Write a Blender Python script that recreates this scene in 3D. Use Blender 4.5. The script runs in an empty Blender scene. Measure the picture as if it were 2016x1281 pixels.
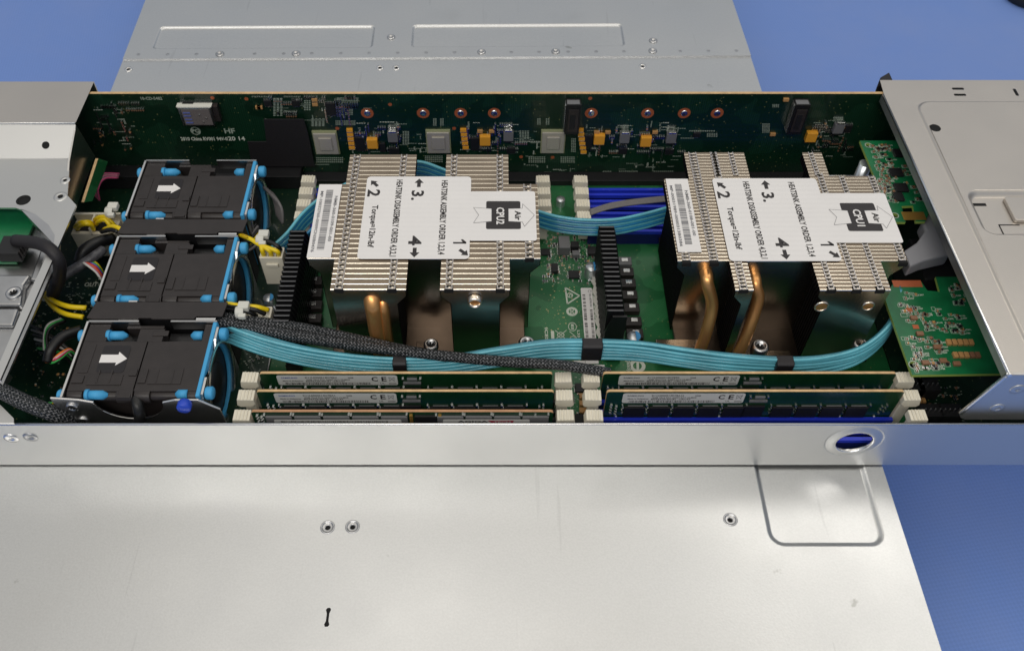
import bpy, math, random
from mathutils import Vector, Matrix
from mathutils.geometry import tessellate_polygon
random.seed(7)
S = 0.001                                   # everything is written in millimetres
SC = bpy.context.scene
COL = SC.collection

# ------------------------------------------------------------------ camera
F, CX, CY, TH, H = 1750.0, 975.0, 640.5, math.radians(52.0), 368.0
ct, st = math.cos(TH), math.sin(TH)
cd = bpy.data.cameras.new('camera'); cam = bpy.data.objects.new('camera', cd); COL.objects.link(cam)
cam.location = (0, 0, H*S); cam.rotation_euler = (math.pi/2-TH, 0, 0)
cd.sensor_width = 36; cd.lens = 36*F/2016; cd.shift_x = (1008-CX)/2016
cd.clip_start = 0.01; cd.clip_end = 50
cd.dof.use_dof = True; cd.dof.focus_distance = 0.405; cd.dof.aperture_fstop = 26
SC.camera = cam

# ------------------------------------------------------------------ world and lamps
W = bpy.data.worlds.new('World'); SC.world = W; W.use_nodes = True
nt = W.node_tree; nt.nodes.clear()
wo = nt.nodes.new('ShaderNodeOutputWorld'); bg = nt.nodes.new('ShaderNodeBackground')
tc = nt.nodes.new('ShaderNodeTexCoord'); sp = nt.nodes.new('ShaderNodeSeparateXYZ'); cr = nt.nodes.new('ShaderNodeValToRGB')
mr = nt.nodes.new('ShaderNodeMapRange'); mr.inputs[1].default_value = -1; mr.inputs[2].default_value = 1
nt.links.new(tc.outputs['Generated'], sp.inputs[0]); nt.links.new(sp.outputs[2], mr.inputs[0])
nt.links.new(mr.outputs[0], cr.inputs[0]); nt.links.new(cr.outputs[0], bg.inputs[0]); nt.links.new(bg.outputs[0], wo.inputs[0])
e = cr.color_ramp.elements
e[0].position = 0.0; e[0].color = (.05, .05, .06, 1)
e[1].position = 1.0; e[1].color = (.60, .56, .51, 1)
for p, c in ((.48, (.07, .075, .085)), (.56, (.14, .16, .19)), (.70, (.38, .42, .49)), (.82, (.52, .53, .54)), (.90, (.60, .58, .54))):
    x = e.new(p); x.color = (*c, 1)
bg.inputs[1].default_value = 0.90

def area(name, loc, tgt, sx, sy, power, col):
    l = bpy.data.lights.new(name, 'AREA'); l.shape = 'RECTANGLE'; l.size = sx; l.size_y = sy; l.energy = power; l.color = col
    o = bpy.data.objects.new(name, l); COL.objects.link(o); o.location = loc
    o.rotation_euler = (Vector(tgt)-Vector(loc)).to_track_quat('-Z', 'Y').to_euler()
area('ceiling_light', (-.15, .50, 1.75), (0, .25, 0), .9, 1.3, 2.6, (1, .965, .91))
area('ceiling_light', (.9, .9, 1.7), (0, .3, 0), 1.2, .30, 3.2, (1, .96, .9))
area('ceiling_light', (-.3, -.9, 1.55), (0, .3, 0), 1.8, .35, 12.0, (1, .965, .92))  # fill lamp added behind the camera to brighten the fin bends
vs = SC.view_settings; vs.view_transform = 'Standard'; vs.look = 'None'; vs.gamma = 1; vs.exposure = 0; vs.use_curve_mapping = False

# ------------------------------------------------------------------ where things stand
def ray(u, v):
    x, y = (u-CX)/F, (CY-v)/F
    return Vector((x, ct+y*st, -(st-y*ct)))
def P(u, v, z):                              # point of the level z (mm) seen there
    r = ray(u, v); t = (H-z)/-r.z
    return Vector((r.x*t, r.y*t, z))
def PY(u, v, y):                             # point of the upright plane Y = y
    r = ray(u, v); t = y/r.y
    return Vector((r.x*t, y, H+r.z*t))
def PX(u, v, x):
    r = ray(u, v); t = x/r.x
    return Vector((x, r.y*t, H+r.z*t))

# ------------------------------------------------------------------ materials
def M(name, col, rough=.5, metal=0, bump=0, bscale=800, var=0, vscale=60, coat=0, spec=.5, stretch=None, rvar=0, emis=None):
    m = bpy.data.materials.new(name); m.use_nodes = True; n = m.node_tree.nodes; L = m.node_tree.links
    b = n['Principled BSDF']; b.inputs['Base Color'].default_value = (*col, 1); b.inputs['Roughness'].default_value = rough
    b.inputs['Metallic'].default_value = metal; b.inputs['Coat Weight'].default_value = coat; b.inputs['Specular IOR Level'].default_value = spec
    t = n.new('ShaderNodeTexCoord'); mp = n.new('ShaderNodeMapping'); L.new(t.outputs['Object'], mp.inputs[0])
    if stretch: mp.inputs['Scale'].default_value = stretch
    if var or rvar:
        z = n.new('ShaderNodeTexNoise'); z.inputs['Scale'].default_value = vscale; z.inputs['Detail'].default_value = 6; L.new(mp.outputs[0], z.inputs[0])
        if var:
            r = n.new('ShaderNodeValToRGB'); L.new(z.outputs[0], r.inputs[0])
            r.color_ramp.elements[0].position = .3; r.color_ramp.elements[1].position = .7
            r.color_ramp.elements[0].color = (*[c*(1-var) for c in col], 1); r.color_ramp.elements[1].color = (*[min(1, c*(1+var)) for c in col], 1)
            L.new(r.outputs[0], b.inputs['Base Color'])
        if rvar:
            q = n.new('ShaderNodeMapRange'); q.inputs[3].default_value = rough-rvar; q.inputs[4].default_value = rough+rvar
            q.inputs[1].default_value = .3; q.inputs[2].default_value = .7
            L.new(z.outputs[0], q.inputs[0]); L.new(q.outputs[0], b.inputs['Roughness'])
    if bump:
        z = n.new('ShaderNodeTexNoise'); z.inputs['Scale'].default_value = bscale; z.inputs['Detail'].default_value = 3; L.new(mp.outputs[0], z.inputs[0])
        k = n.new('ShaderNodeBump'); k.inputs['Strength'].default_value = bump; k.inputs['Distance'].default_value = .0004
        L.new(z.outputs[0], k.inputs['Height']); L.new(k.outputs[0], b.inputs['Normal'])
    return m
m_galv = M('galvanised_steel', (.67, .668, .65), .46, 1, .06, 1400, .02, 9, rvar=.03)
m_galv2 = M('rolled_steel', (.66, .615, .56), .40, 1, .12, 1500, .04, 14, rvar=.04)
m_lip = M('bright_steel_edge', (.85, .84, .82), .25, 1)
m_steel = M('plain_steel', (.55, .55, .55), .28, 1, .05, 900, .08, 50)
m_cast = M('cast_metal', (.50, .50, .50), .34, 1, .1, 700, .14, 60)
m_hole = M('dark_hole', (.006, .006, .006), .9)
m_black = M('black_plastic', (.027, .022, .021), .42, 0, .10, 2500, .15, 150)
m_blk2 = M('black_anodised', (.006, .006, .007), .42, 0, .05, 900)
m_tape = M('black_tape', (.014, .012, .014), .55, 0, .12, 900)
m_usb = M('grey_brown_socket', (.15, .13, .125), .5)
m_dark = M('dark_resin', (.010, .010, .011), .5)
m_grey = M('grey_resin', (.16, .16, .165), .45)
m_blue = M('light_blue_rubber', (.06, .38, .70), .55, 0, .04, 900)
m_knob = M('royal_blue_plastic', (.02, .07, .55), .35)
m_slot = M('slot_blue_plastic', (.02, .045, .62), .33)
m_slot_shade = M('slot_blue_shaded', (.004, .008, .11), .45)  # slot blue darkened; shade on the lower faces put into the colour
m_ivory = M('ivory_plastic', (.78, .73, .60), .42, 0, .05, 900, .05, 200)
m_white = M('white_label_paper', (.84, .815, .79), .38, 0, .02, 300, .02, 60, coat=.15)
m_wht2 = M('white_plastic', (.68, .67, .60), .4)
m_lab = M('grey_label_paper', (.68, .68, .65), .4)
m_ink = M('black_ink', (.030, .026, .026), .5)
m_gink = M('grey_ink', (.16, .16, .17), .5)
m_bink = M('blue_ink', (.10, .13, .38), .5)
m_red = M('red_ink', (.45, .02, .06), .5)
m_silk = M('silkscreen_white', (.64, .68, .58), .6)
m_silkd = M('silkscreen_dull', (.36, .42, .34), .6)
m_solder = M('solder', (.80, .80, .78), .22, 1)
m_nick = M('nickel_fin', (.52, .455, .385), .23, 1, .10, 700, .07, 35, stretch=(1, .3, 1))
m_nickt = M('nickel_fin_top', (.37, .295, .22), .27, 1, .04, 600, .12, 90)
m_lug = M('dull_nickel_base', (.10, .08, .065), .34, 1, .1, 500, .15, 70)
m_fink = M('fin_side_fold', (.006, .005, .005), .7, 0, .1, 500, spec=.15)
m_nedge = M('fin_bend_highlight', (.97, .88, .73), .22, 1)  # brighter nickel; edge highlight of the fin bends put into the colour
m_clip = M('fin_clip', (.62, .58, .55), .25, 1, .3, 1500)
m_copper = M('copper', (1.0, .47, .17), .33, .86, .08, 300, .15, 90, stretch=(1, 1, .3))
m_cappd = M('copper_pad', (.50, .13, .05), .45, .3)
m_via = M('plated_hole', (.50, .44, .22), .35, .6)
m_gold = M('gold_lead', (.72, .42, .10), .3, .8)
m_tan = M('tantalum_yellow', (.80, .36, .03), .45)
m_mlcc = M('ceramic_brown', (.26, .13, .07), .4)
m_tanm = M('ceramic_tan', (.50, .27, .10), .4)
m_edge = M('board_edge', (.66, .44, .22), .6, 0, .3, 1500, .15, 300)
m_edge2 = M('board_edge_brown', (.50, .27, .14), .6, 0, .3, 1500, .12, 300)
m_edgeg = M('board_edge_green', (.35, .48, .10), .5)
m_can = M('capacitor_can', (.75, .78, .80), .3, .8)
m_canb = M('capacitor_mark', (.05, .30, .62), .4)
m_yel = M('yellow_wire', (.85, .62, .01), .38)
m_bwire = M('black_wire', (.008, .008, .008), .42)
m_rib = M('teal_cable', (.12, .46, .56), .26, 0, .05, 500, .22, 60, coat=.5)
m_rib_shade = M('teal_cable_shaded', (.05, .25, .33), .3, 0, .05, 500, .3, 60, coat=.4)  # teal darkened for the back strands; shade in the gaps painted
m_rib2 = M('deep_blue_cable', (.03, .26, .52), .26, 0, 0, 500, .2, 60, coat=.5)
m_ribg = M('grey_ribbon', (.17, .16, .16), .45, 0, .1, 500)
m_sleeve = M('grey_sleeve', (.10, .10, .11), .35, 0, .5, 900, .4, 300)
m_gplas = M('grey_plastic', (.30, .30, .32), .42)
m_green_w = M('green_wire', (.05, .45, .09), .4); m_red_w = M('red_wire', (.60, .02, .05), .4); m_or_w = M('orange_wire', (.85, .20, .02), .4)
m_vio_w = M('violet_wire', (.14, .12, .55), .4); m_wh_w = M('white_wire', (.70, .68, .64), .4); m_pink_w = M('pink_wire', (.70, .10, .25), .4)

def ridges(m):                               # the paper follows the fins below
    n = m.node_tree.nodes; L = m.node_tree.links; t = n.new('ShaderNodeTexCoord'); w = n.new('ShaderNodeTexWave'); w.bands_direction = 'Y'; w.inputs['Scale'].default_value = 101
    L.new(t.outputs['Object'], w.inputs[0]); z = n.new('ShaderNodeTexNoise'); z.inputs['Scale'].default_value = 45; L.new(t.outputs['Object'], z.inputs[0])
    a = n.new('ShaderNodeMath'); a.operation = 'MULTIPLY_ADD'; a.inputs[1].default_value = 4.0; L.new(z.outputs[0], a.inputs[0]); L.new(w.outputs['Fac'], a.inputs[2])
    k = n.new('ShaderNodeBump'); k.inputs['Strength'].default_value = .35; k.inputs['Distance'].default_value = .00012; L.new(a.outputs[0], k.inputs['Height']); L.new(k.outputs[0], n['Principled BSDF'].inputs['Normal'])
ridges(m_white)
def pcb(name, base, trace, rough=.32):       # solder mask with faint copper traces and vias
    m = M(name, base, rough, 0, 0, coat=.25); n = m.node_tree.nodes; L = m.node_tree.links; b = n['Principled BSDF']
    t = n.new('ShaderNodeTexCoord')
    br = n.new('ShaderNodeTexBrick'); br.inputs['Scale'].default_value = 260; br.inputs['Mortar Size'].default_value = .06
    br.inputs['Brick Width'].default_value = 2.4; br.inputs['Row Height'].default_value = .22
    rot = n.new('ShaderNodeMapping'); rot.inputs['Rotation'].default_value = (0, 0, .785)
    wv = n.new('ShaderNodeTexNoise'); wv.inputs['Scale'].default_value = 40; wv.inputs['Detail'].default_value = 2
    L.new(t.outputs['Object'], wv.inputs[0])
    st_ = n.new('ShaderNodeMath'); st_.operation = 'GREATER_THAN'; st_.inputs[1].default_value = .53; L.new(wv.outputs[0], st_.inputs[0])
    vo = n.new('ShaderNodeTexVoronoi'); vo.inputs['Scale'].default_value = 330; L.new(t.outputs['Object'], vo.inputs[0])
    lt = n.new('ShaderNodeMath'); lt.operation = 'LESS_THAN'; lt.inputs[1].default_value = .11; L.new(vo.outputs['Distance'], lt.inputs[0])
    L.new(t.outputs['Object'], rot.inputs[0]); L.new(rot.outputs[0], br.inputs[0])
    br.inputs['Color1'].default_value = (0, 0, 0, 1); br.inputs['Color2'].default_value = (.2, .2, .2, 1); br.inputs['Mortar'].default_value = (1, 1, 1, 1)
    mu = n.new('ShaderNodeMath'); mu.operation = 'MULTIPLY'; L.new(br.outputs['Color'], mu.inputs[0]); L.new(st_.outputs[0], mu.inputs[1])
    mx = n.new('ShaderNodeMix'); mx.data_type = 'RGBA'; mx.inputs[6].default_value = (*base, 1); mx.inputs[7].default_value = (*trace, 1)
    L.new(mu.outputs[0], mx.inputs[0])
    m2 = n.new('ShaderNodeMix'); m2.data_type = 'RGBA'; m2.inputs[7].default_value = (.30, .30, .12, 1)
    L.new(mx.outputs[2], m2.inputs[6]); ml = n.new('ShaderNodeMath'); ml.operation = 'MULTIPLY'; ml.inputs[1].default_value = .55
    L.new(lt.outputs[0], ml.inputs[0]); L.new(ml.outputs[0], m2.inputs[0]); L.new(m2.outputs[2], b.inputs['Base Color'])
    return m
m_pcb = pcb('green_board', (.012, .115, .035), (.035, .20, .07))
m_pcb_shade = pcb('shaded_green_board', (.0025, .020, .009), (.007, .036, .017), .34)  # board green darkened; shade put into the colour
m_dimm = M('memory_board_green', (.005, .040, .013), .30, 0, 0, 1, .25, 60, coat=.3)
m_pcbr = M('bright_green_board', (.006, .15, .05), .35, 0, 0, 1, .25, 90, coat=.3)

def mat_fabric():
    m = M('blue_work_mat', (.10, .20, .56), .62); n = m.node_tree.nodes; L = m.node_tree.links; b = n['Principled BSDF']
    t = n.new('ShaderNodeTexCoord'); mp = n.new('ShaderNodeMapping'); mp.inputs['Rotation'].default_value = (0, 0, .62)
    L.new(t.outputs['Object'], mp.inputs[0])
    ck = n.new('ShaderNodeTexChecker'); ck.inputs['Scale'].default_value = 640; L.new(mp.outputs[0], ck.inputs[0])
    ck.inputs['Color1'].default_value = (.165, .285, .66, 1); ck.inputs['Color2'].default_value = (.18, .305, .70, 1)
    no = n.new('ShaderNodeTexNoise'); no.inputs['Scale'].default_value = 7; no.inputs['Detail'].default_value = 9; no.inputs['Roughness'].default_value = .65; L.new(t.outputs['Object'], no.inputs[0])
    rp = n.new('ShaderNodeValToRGB'); L.new(no.outputs[0], rp.inputs[0])
    rp.color_ramp.elements[0].position = .45; rp.color_ramp.elements[0].color = (0, 0, 0, 1); rp.color_ramp.elements[1].position = .85; rp.color_ramp.elements[1].color = (.5, .5, .5, 1)
    mx = n.new('ShaderNodeMix'); mx.data_type = 'RGBA'; mx.inputs[7].default_value = (.26, .34, .62, 1)
    L.new(rp.outputs[0], mx.inputs[0]); L.new(ck.outputs[0], mx.inputs[6]); L.new(mx.outputs[2], b.inputs['Base Color'])
    bu = n.new('ShaderNodeBump'); bu.inputs['Strength'].default_value = .25; bu.inputs['Distance'].default_value = .0004
    L.new(ck.outputs['Fac'], bu.inputs['Height']); L.new(bu.outputs[0], b.inputs['Normal'])
    return m
m_mat = mat_fabric()

def mat_sheet():                              # handled steel: zinc grain, smudges, fine scratches
    m = M('handled_steel_sheet', (.70, .69, .665), .37, 1); n = m.node_tree.nodes; L = m.node_tree.links; b = n['Principled BSDF']
    t = n.new('ShaderNodeTexCoord')
    def noise(sc, det, scale=(1, 1, 1), rot=0):
        mp = n.new('ShaderNodeMapping'); mp.inputs['Scale'].default_value = scale; mp.inputs['Rotation'].default_value = (0, 0, rot)
        L.new(t.outputs['Object'], mp.inputs[0]); z = n.new('ShaderNodeTexNoise'); z.inputs['Scale'].default_value = sc; z.inputs['Detail'].default_value = det
        L.new(mp.outputs[0], z.inputs[0]); return z.outputs[0]
    def ramp(src, a, bb, ca, cb):
        r = n.new('ShaderNodeValToRGB'); L.new(src, r.inputs[0]); r.color_ramp.elements[0].position = a; r.color_ramp.elements[1].position = bb
        r.color_ramp.elements[0].color = (*ca, 1); r.color_ramp.elements[1].color = (*cb, 1); return r.outputs[0]
    def mul(a, bb):
        x = n.new('ShaderNodeMix'); x.data_type = 'RGBA'; x.blend_type = 'MULTIPLY'; x.inputs[0].default_value = 1
        L.new(a, x.inputs[6]); L.new(bb, x.inputs[7]); return x.outputs[2]
    base = ramp(noise(1100, 2), .3, .7, (.67, .678, .675), (.715, .723, .72))
    smud = ramp(noise(19, 9), .60, .80, (1, 1, 1), (.93, .93, .925))
    scr = ramp(noise(34, 3, (6, .30, 1), .12), .675, .715, (1, 1, 1), (.92, .92, .92))
    spk = ramp(noise(75, 4), .735, .765, (1, 1, 1), (.72, .72, .70))
    L.new(mul(mul(mul(base, smud), scr), spk), b.inputs['Base Color'])
    q = n.new('ShaderNodeMapRange'); q.inputs[1].default_value = .3; q.inputs[2].default_value = .7; q.inputs[3].default_value = .31; q.inputs[4].default_value = .42
    L.new(noise(16, 8), q.inputs[0]); L.new(q.outputs[0], b.inputs['Roughness'])
    k = n.new('ShaderNodeBump'); k.inputs['Strength'].default_value = .09; k.inputs['Distance'].default_value = .0003
    L.new(noise(900, 2), k.inputs['Height']); L.new(k.outputs[0], b.inputs['Normal'])
    return m
m_sheet = mat_sheet()

def mat_braid():                              # woven sleeve: crossing strands laid along the cable
    m = M('braided_sleeve', (.012, .012, .013), .36); n = m.node_tree.nodes; L = m.node_tree.links; b = n['Principled BSDF']
    t = n.new('ShaderNodeAttribute'); t.attribute_name = 'path'; mp = n.new('ShaderNodeMapping'); L.new(t.outputs['Vector'], mp.inputs[0])
    mp.inputs['Rotation'].default_value = (0, 0, .785); k1 = n.new('ShaderNodeTexChecker'); k1.inputs['Scale'].default_value = .95; L.new(mp.outputs[0], k1.inputs[0])
    w = n.new('ShaderNodeTexWave'); w.inputs['Scale'].default_value = .27; w.wave_type = 'BANDS'; w.bands_direction = 'X'; L.new(mp.outputs[0], w.inputs[0])
    w2 = n.new('ShaderNodeTexWave'); w2.inputs['Scale'].default_value = .27; w2.bands_direction = 'Y'; L.new(mp.outputs[0], w2.inputs[0])
    mx = n.new('ShaderNodeMix'); mx.data_type = 'RGBA'; L.new(k1.outputs['Fac'], mx.inputs[0]); L.new(w.outputs['Color'], mx.inputs[6]); L.new(w2.outputs['Color'], mx.inputs[7])
    z = n.new('ShaderNodeTexNoise'); z.inputs['Scale'].default_value = .9; L.new(t.outputs['Vector'], z.inputs[0])
    mu = n.new('ShaderNodeMath'); mu.operation = 'MULTIPLY'; L.new(mx.outputs[2], mu.inputs[0]); L.new(z.outputs[0], mu.inputs[1])
    r = n.new('ShaderNodeValToRGB'); L.new(mu.outputs[0], r.inputs[0])
    r.color_ramp.elements[0].position = .36; r.color_ramp.elements[0].color = (.006, .009, .010, 1); r.color_ramp.elements[1].position = .54; r.color_ramp.elements[1].color = (.24, .24, .25, 1)
    L.new(r.outputs[0], b.inputs['Base Color'])
    k = n.new('ShaderNodeBump'); k.inputs['Strength'].default_value = .8; k.inputs['Distance'].default_value = .0005
    L.new(mx.outputs[2], k.inputs['Height']); L.new(k.outputs[0], b.inputs['Normal'])
    return m
m_braid = mat_braid()

# ------------------------------------------------------------------ mesh builder (mm, world axes)
_tx = {}
def text2d(s):
    if s in _tx: return _tx[s]
    c = bpy.data.curves.new('t', 'FONT'); c.body = s; c.resolution_u = 2; c.offset = .028; o = bpy.data.objects.new('t', c); COL.objects.link(o)
    bpy.context.view_layer.update()
    me = bpy.data.meshes.new_from_object(o.evaluated_get(bpy.context.evaluated_depsgraph_get()))
    vs_ = [(v.co.x, v.co.y) for v in me.vertices]; fs = [tuple(p.vertices) for p in me.polygons]
    bpy.data.objects.remove(o); bpy.data.curves.remove(c); bpy.data.meshes.remove(me)
    x0 = min(v[0] for v in vs_); x1 = max(v[0] for v in vs_); y0 = min(v[1] for v in vs_); y1 = max(v[1] for v in vs_)
    _tx[s] = ([((x-x0)/(x1-x0), (y-y0)/(y1-y0)) for x, y in vs_], fs); return _tx[s]

class MB:
    def __init__(s): s.v = []; s.f = []; s.m = []; s.sm = []; s.mats = []; s.T = None; s.path = {}
    def mi(s, m):
        if m not in s.mats: s.mats.append(m)
        return s.mats.index(m)
    def add(s, vs_, fs, m, smooth=False):
        o = len(s.v); i = s.mi(m)
        s.v += [Vector(p) if s.T is None else s.T @ Vector(p) for p in vs_]
        for f in fs: s.f.append(tuple(a+o for a in f)); s.m.append(i); s.sm.append(smooth)
    def box(s, a, b, m):
        (x0, y0, z0), (x1, y1, z1) = a, b
        s.add([(x0,y0,z0),(x1,y0,z0),(x1,y1,z0),(x0,y1,z0),(x0,y0,z1),(x1,y0,z1),(x1,y1,z1),(x0,y1,z1)],
              [(0,3,2,1),(4,5,6,7),(0,1,5,4),(1,2,6,5),(2,3,7,6),(3,0,4,7)], m)
    def cbox(s, c, d, m): s.box([c[i]-d[i]/2 for i in range(3)], [c[i]+d[i]/2 for i in range(3)], m)
    def prism(s, poly, off, m, mside=None, holes=()):    # 3D polygon (and holes) pushed along off
        off = Vector(off); loops = [[Vector(p) for p in poly]] + [[Vector(p) for p in h] for h in holes]
        flat = [p for l in loops for p in l]; n = len(flat)
        if holes: tris = [tuple(t) for t in tessellate_polygon(loops)]
        else: tris = [tuple(range(n))]
        s.add(flat + [p+off for p in flat], tris + [tuple(a+n for a in reversed(t)) for t in tris], m)
        o = 0; q = []
        for l in loops:
            k = len(l)
            for i in range(k): j = (i+1) % k; q.append((o+i, o+j, o+j+n, o+i+n))
            o += k
        s.add(flat + [p+off for p in flat], q, mside or m)
    def face(s, poly, m, holes=()):
        loops = [[Vector(p) for p in poly]] + [[Vector(p) for p in h] for h in holes]
        flat = [p for l in loops for p in l]
        s.add(flat, [tuple(t) for t in tessellate_polygon(loops)] if holes else [tuple(range(len(flat)))], m)
    def cyl(s, a, b, r, m, n=16, r2=None, cap=True):
        a, b = Vector(a), Vector(b); d = (b-a).normalized(); u = d.orthogonal().normalized(); w = d.cross(u); r2 = r if r2 is None else r2
        ra = [a+(u*math.cos(2*math.pi*i/n)+w*math.sin(2*math.pi*i/n))*r for i in range(n)]
        rb = [b+(u*math.cos(2*math.pi*i/n)+w*math.sin(2*math.pi*i/n))*r2 for i in range(n)]
        s.add(ra+rb, [(i, (i+1) % n, (i+1) % n+n, i+n) for i in range(n)], m, True)
        if cap: s.add(ra, [tuple(reversed(range(n)))], m); s.add(rb, [tuple(range(n))], m)
    def lathe(s, c, ax, prof, m, n=24):          # prof: (radius, height) list along axis ax
        c, d = Vector(c), Vector(ax).normalized(); u = d.orthogonal().normalized(); w = d.cross(u); vs_ = []
        for r, h in prof:
            for i in range(n): vs_.append(c+d*h+(u*math.cos(2*math.pi*i/n)+w*math.sin(2*math.pi*i/n))*max(r, .001))
        s.add(vs_, [(k*n+i, k*n+(i+1) % n, (k+1)*n+(i+1) % n, (k+1)*n+i) for k in range(len(prof)-1) for i in range(n)], m, True)
    def tube(s, pts, r, m, n=10, sub=6, flat=None):
        p = [Vector(q) for q in pts]; q = []
        for i in range(len(p)-1):
            a = p[i-1] if i else 2*p[0]-p[1]; b, c = p[i], p[i+1]; d = p[i+2] if i+2 < len(p) else 2*p[-1]-p[-2]
            for k in range(sub):
                t = k/sub; q.append(.5*((2*b)+(c-a)*t+(2*a-5*b+4*c-d)*t*t+(3*b-a-3*c+d)*t**3))
        q.append(p[-1]); vs_ = []; up = None
        ln = 0
        for i, c in enumerate(q):
            ln += (c-q[i-1]).length if i else 0
            d = (q[min(i+1, len(q)-1)]-q[max(i-1, 0)]).normalized()
            if up is None: up = d.orthogonal().normalized()
            up = (up-d*up.dot(d)).normalized(); w = d.cross(up)
            for k in range(n):
                an = 2*math.pi*k/n; s.path[len(s.v)+len(vs_)] = (ln, an*r, 0); vs_.append(c+(up*math.cos(an)+w*math.sin(an))*r)
        N = len(q); s.add(vs_, [(i*n+k, i*n+(k+1) % n, (i+1)*n+(k+1) % n, (i+1)*n+k) for i in range(N-1) for k in range(n)] + [tuple(range(n))[::-1], tuple((N-1)*n+k for k in range(n))], m, True)
    def text(s, t, o, ex, ey, w, h, m):          # lower-left o, ex/ey unit axes
        vs_, fs = text2d(t); o, ex, ey = Vector(o), Vector(ex), Vector(ey)
        s.add([o+ex*(x*w)+ey*(y*h) for x, y in vs_], fs, m)
    def dome(s, c, ax, r, h, m, n=12): s.lathe(c, ax, [(r*math.cos(a*math.pi/10), h*math.sin(a*math.pi/10)) for a in range(6)], m, n)
    def build(s, name, parent=None, bevel=0, loc=None, seg=2, label=None):
        if parent is not None: org = Vector(parent['_w'])
        elif loc is not None: org = Vector(loc)
        else:
            org = Vector([(min(v[i] for v in s.v)+max(v[i] for v in s.v))/2 for i in range(2)]+[min(v.z for v in s.v)])
        me = bpy.data.meshes.new(name); me.from_pydata([(v-org)*S for v in s.v], [], s.f)
        for m in s.mats: me.materials.append(m)
        me.polygons.foreach_set('material_index', s.m); me.polygons.foreach_set('use_smooth', s.sm)
        if s.path:
            at = me.attributes.new('path', 'FLOAT_VECTOR', 'POINT')
            for i_, w_ in s.path.items(): at.data[i_].vector = w_
        import bmesh
        bm = bmesh.new(); bm.from_mesh(me); bmesh.ops.remove_doubles(bm, verts=bm.verts, dist=1e-7); bmesh.ops.recalc_face_normals(bm, faces=bm.faces)
        bm.to_mesh(me); bm.free(); me.update()
        o = bpy.data.objects.new(name, me); COL.objects.link(o)
        if parent is not None: o.parent = parent
        else: o.location = org*S
        o['_w'] = list(org)
        if label: o['label'] = label
        if bevel:
            b = o.modifiers.new('bevel', 'BEVEL'); b.width = bevel*S; b.segments = seg; b.limit_method = 'ANGLE'; b.angle_limit = .6
        return o
def tag(o, label, cat=None, group=None, kind=None):
    if label: o['label'] = label
    if cat: o['category'] = cat
    if group: o['group'] = group
    if kind: o['kind'] = kind
    return o
def thing(name, loc, label, cat, group=None):
    o = bpy.data.objects.new(name, None); COL.objects.link(o); o.empty_display_size = .01
    o.location = Vector(loc)*S; o['_w'] = list(loc); return tag(o, label, cat, group)
def copy_tree(o, parent=None):
    c = o.copy(); COL.objects.link(c)
    if parent: c.parent = parent
    for ch in [x for x in o.children]: copy_tree(ch, c)
    return c
X, Y, Z = Vector((1,0,0)), Vector((0,1,0)), Vector((0,0,1))
def rrect(c, ex, ey, w, h, r, n=6):
    c, ex, ey = Vector(c), Vector(ex), Vector(ey); out = []
    for sx, sy, a0 in ((1,1,0),(-1,1,90),(-1,-1,180),(1,-1,270)):
        for k in range(n+1):
            a = math.radians(a0+90*k/n); out.append(c+ex*(sx*(w/2-r)+r*math.cos(a))+ey*(sy*(h/2-r)+r*math.sin(a)))
    return out
def circ(c, ex, ey, r, n=24): return [Vector(c)+Vector(ex)*(r*math.cos(2*math.pi*i/n))+Vector(ey)*(r*math.sin(2*math.pi*i/n)) for i in range(n)]
def emboss(mb, outer, inner_of, depth, off, m, steps=5, fill=True):   # smooth step from outer loop to a shrunk loop
    loops = []
    for k in range(steps+1):
        t = k/steps; l = inner_of(t); d = depth*(1-math.cos(math.pi*t))/2
        loops.append([p+Vector(off)*d for p in l])
    n = len(loops[0]); mb.add([p for l in loops for p in l], [(k*n+i, k*n+(i+1) % n, (k+1)*n+(i+1) % n, (k+1)*n+i) for k in range(steps) for i in range(n)], m, True)
    if fill: mb.face(loops[-1], m)

# ================================================================== THE SETTING
TZ = -88
b = MB(); b.face([(-1500, -700, TZ), (1500, -700, TZ), (1500, 2200, TZ), (-1500, 2200, TZ)], m_mat)
tag(b.build('tabletop', loc=(0, 0, TZ)), None, kind='structure')
b = MB(); c0 = P(2003, 6, TZ)
b.lathe((c0.x+14, c0.y+10, TZ), Z, [(.1, 0), (22, 0), (24, 2), (24, 9), (21, 11), (.1, 11)], m_dark, 32)
tag(b.build('round_foot'), 'black round rubber foot at the far right corner of the blue mat', 'rubber foot')

# ================================================================== CHASSIS UNDERNEATH
root = thing('server_chassis', (-36, 400, TZ), 'wide grey steel chassis lying flat on the blue mat beneath everything', 'server chassis')
def xr(y): return 177+(485-y)*.0150
def xl(y): return -254+(485-y)*.0165
seamL, seamR = P(242, 119, 0), P(1478, 112, 0)
ySL, ySR = seamL.y, seamR.y
tn = math.atan2(ySR-ySL, seamR.x-seamL.x); rx = Vector((math.cos(-.0155), math.sin(-.0155)*0, 0)); 
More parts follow.
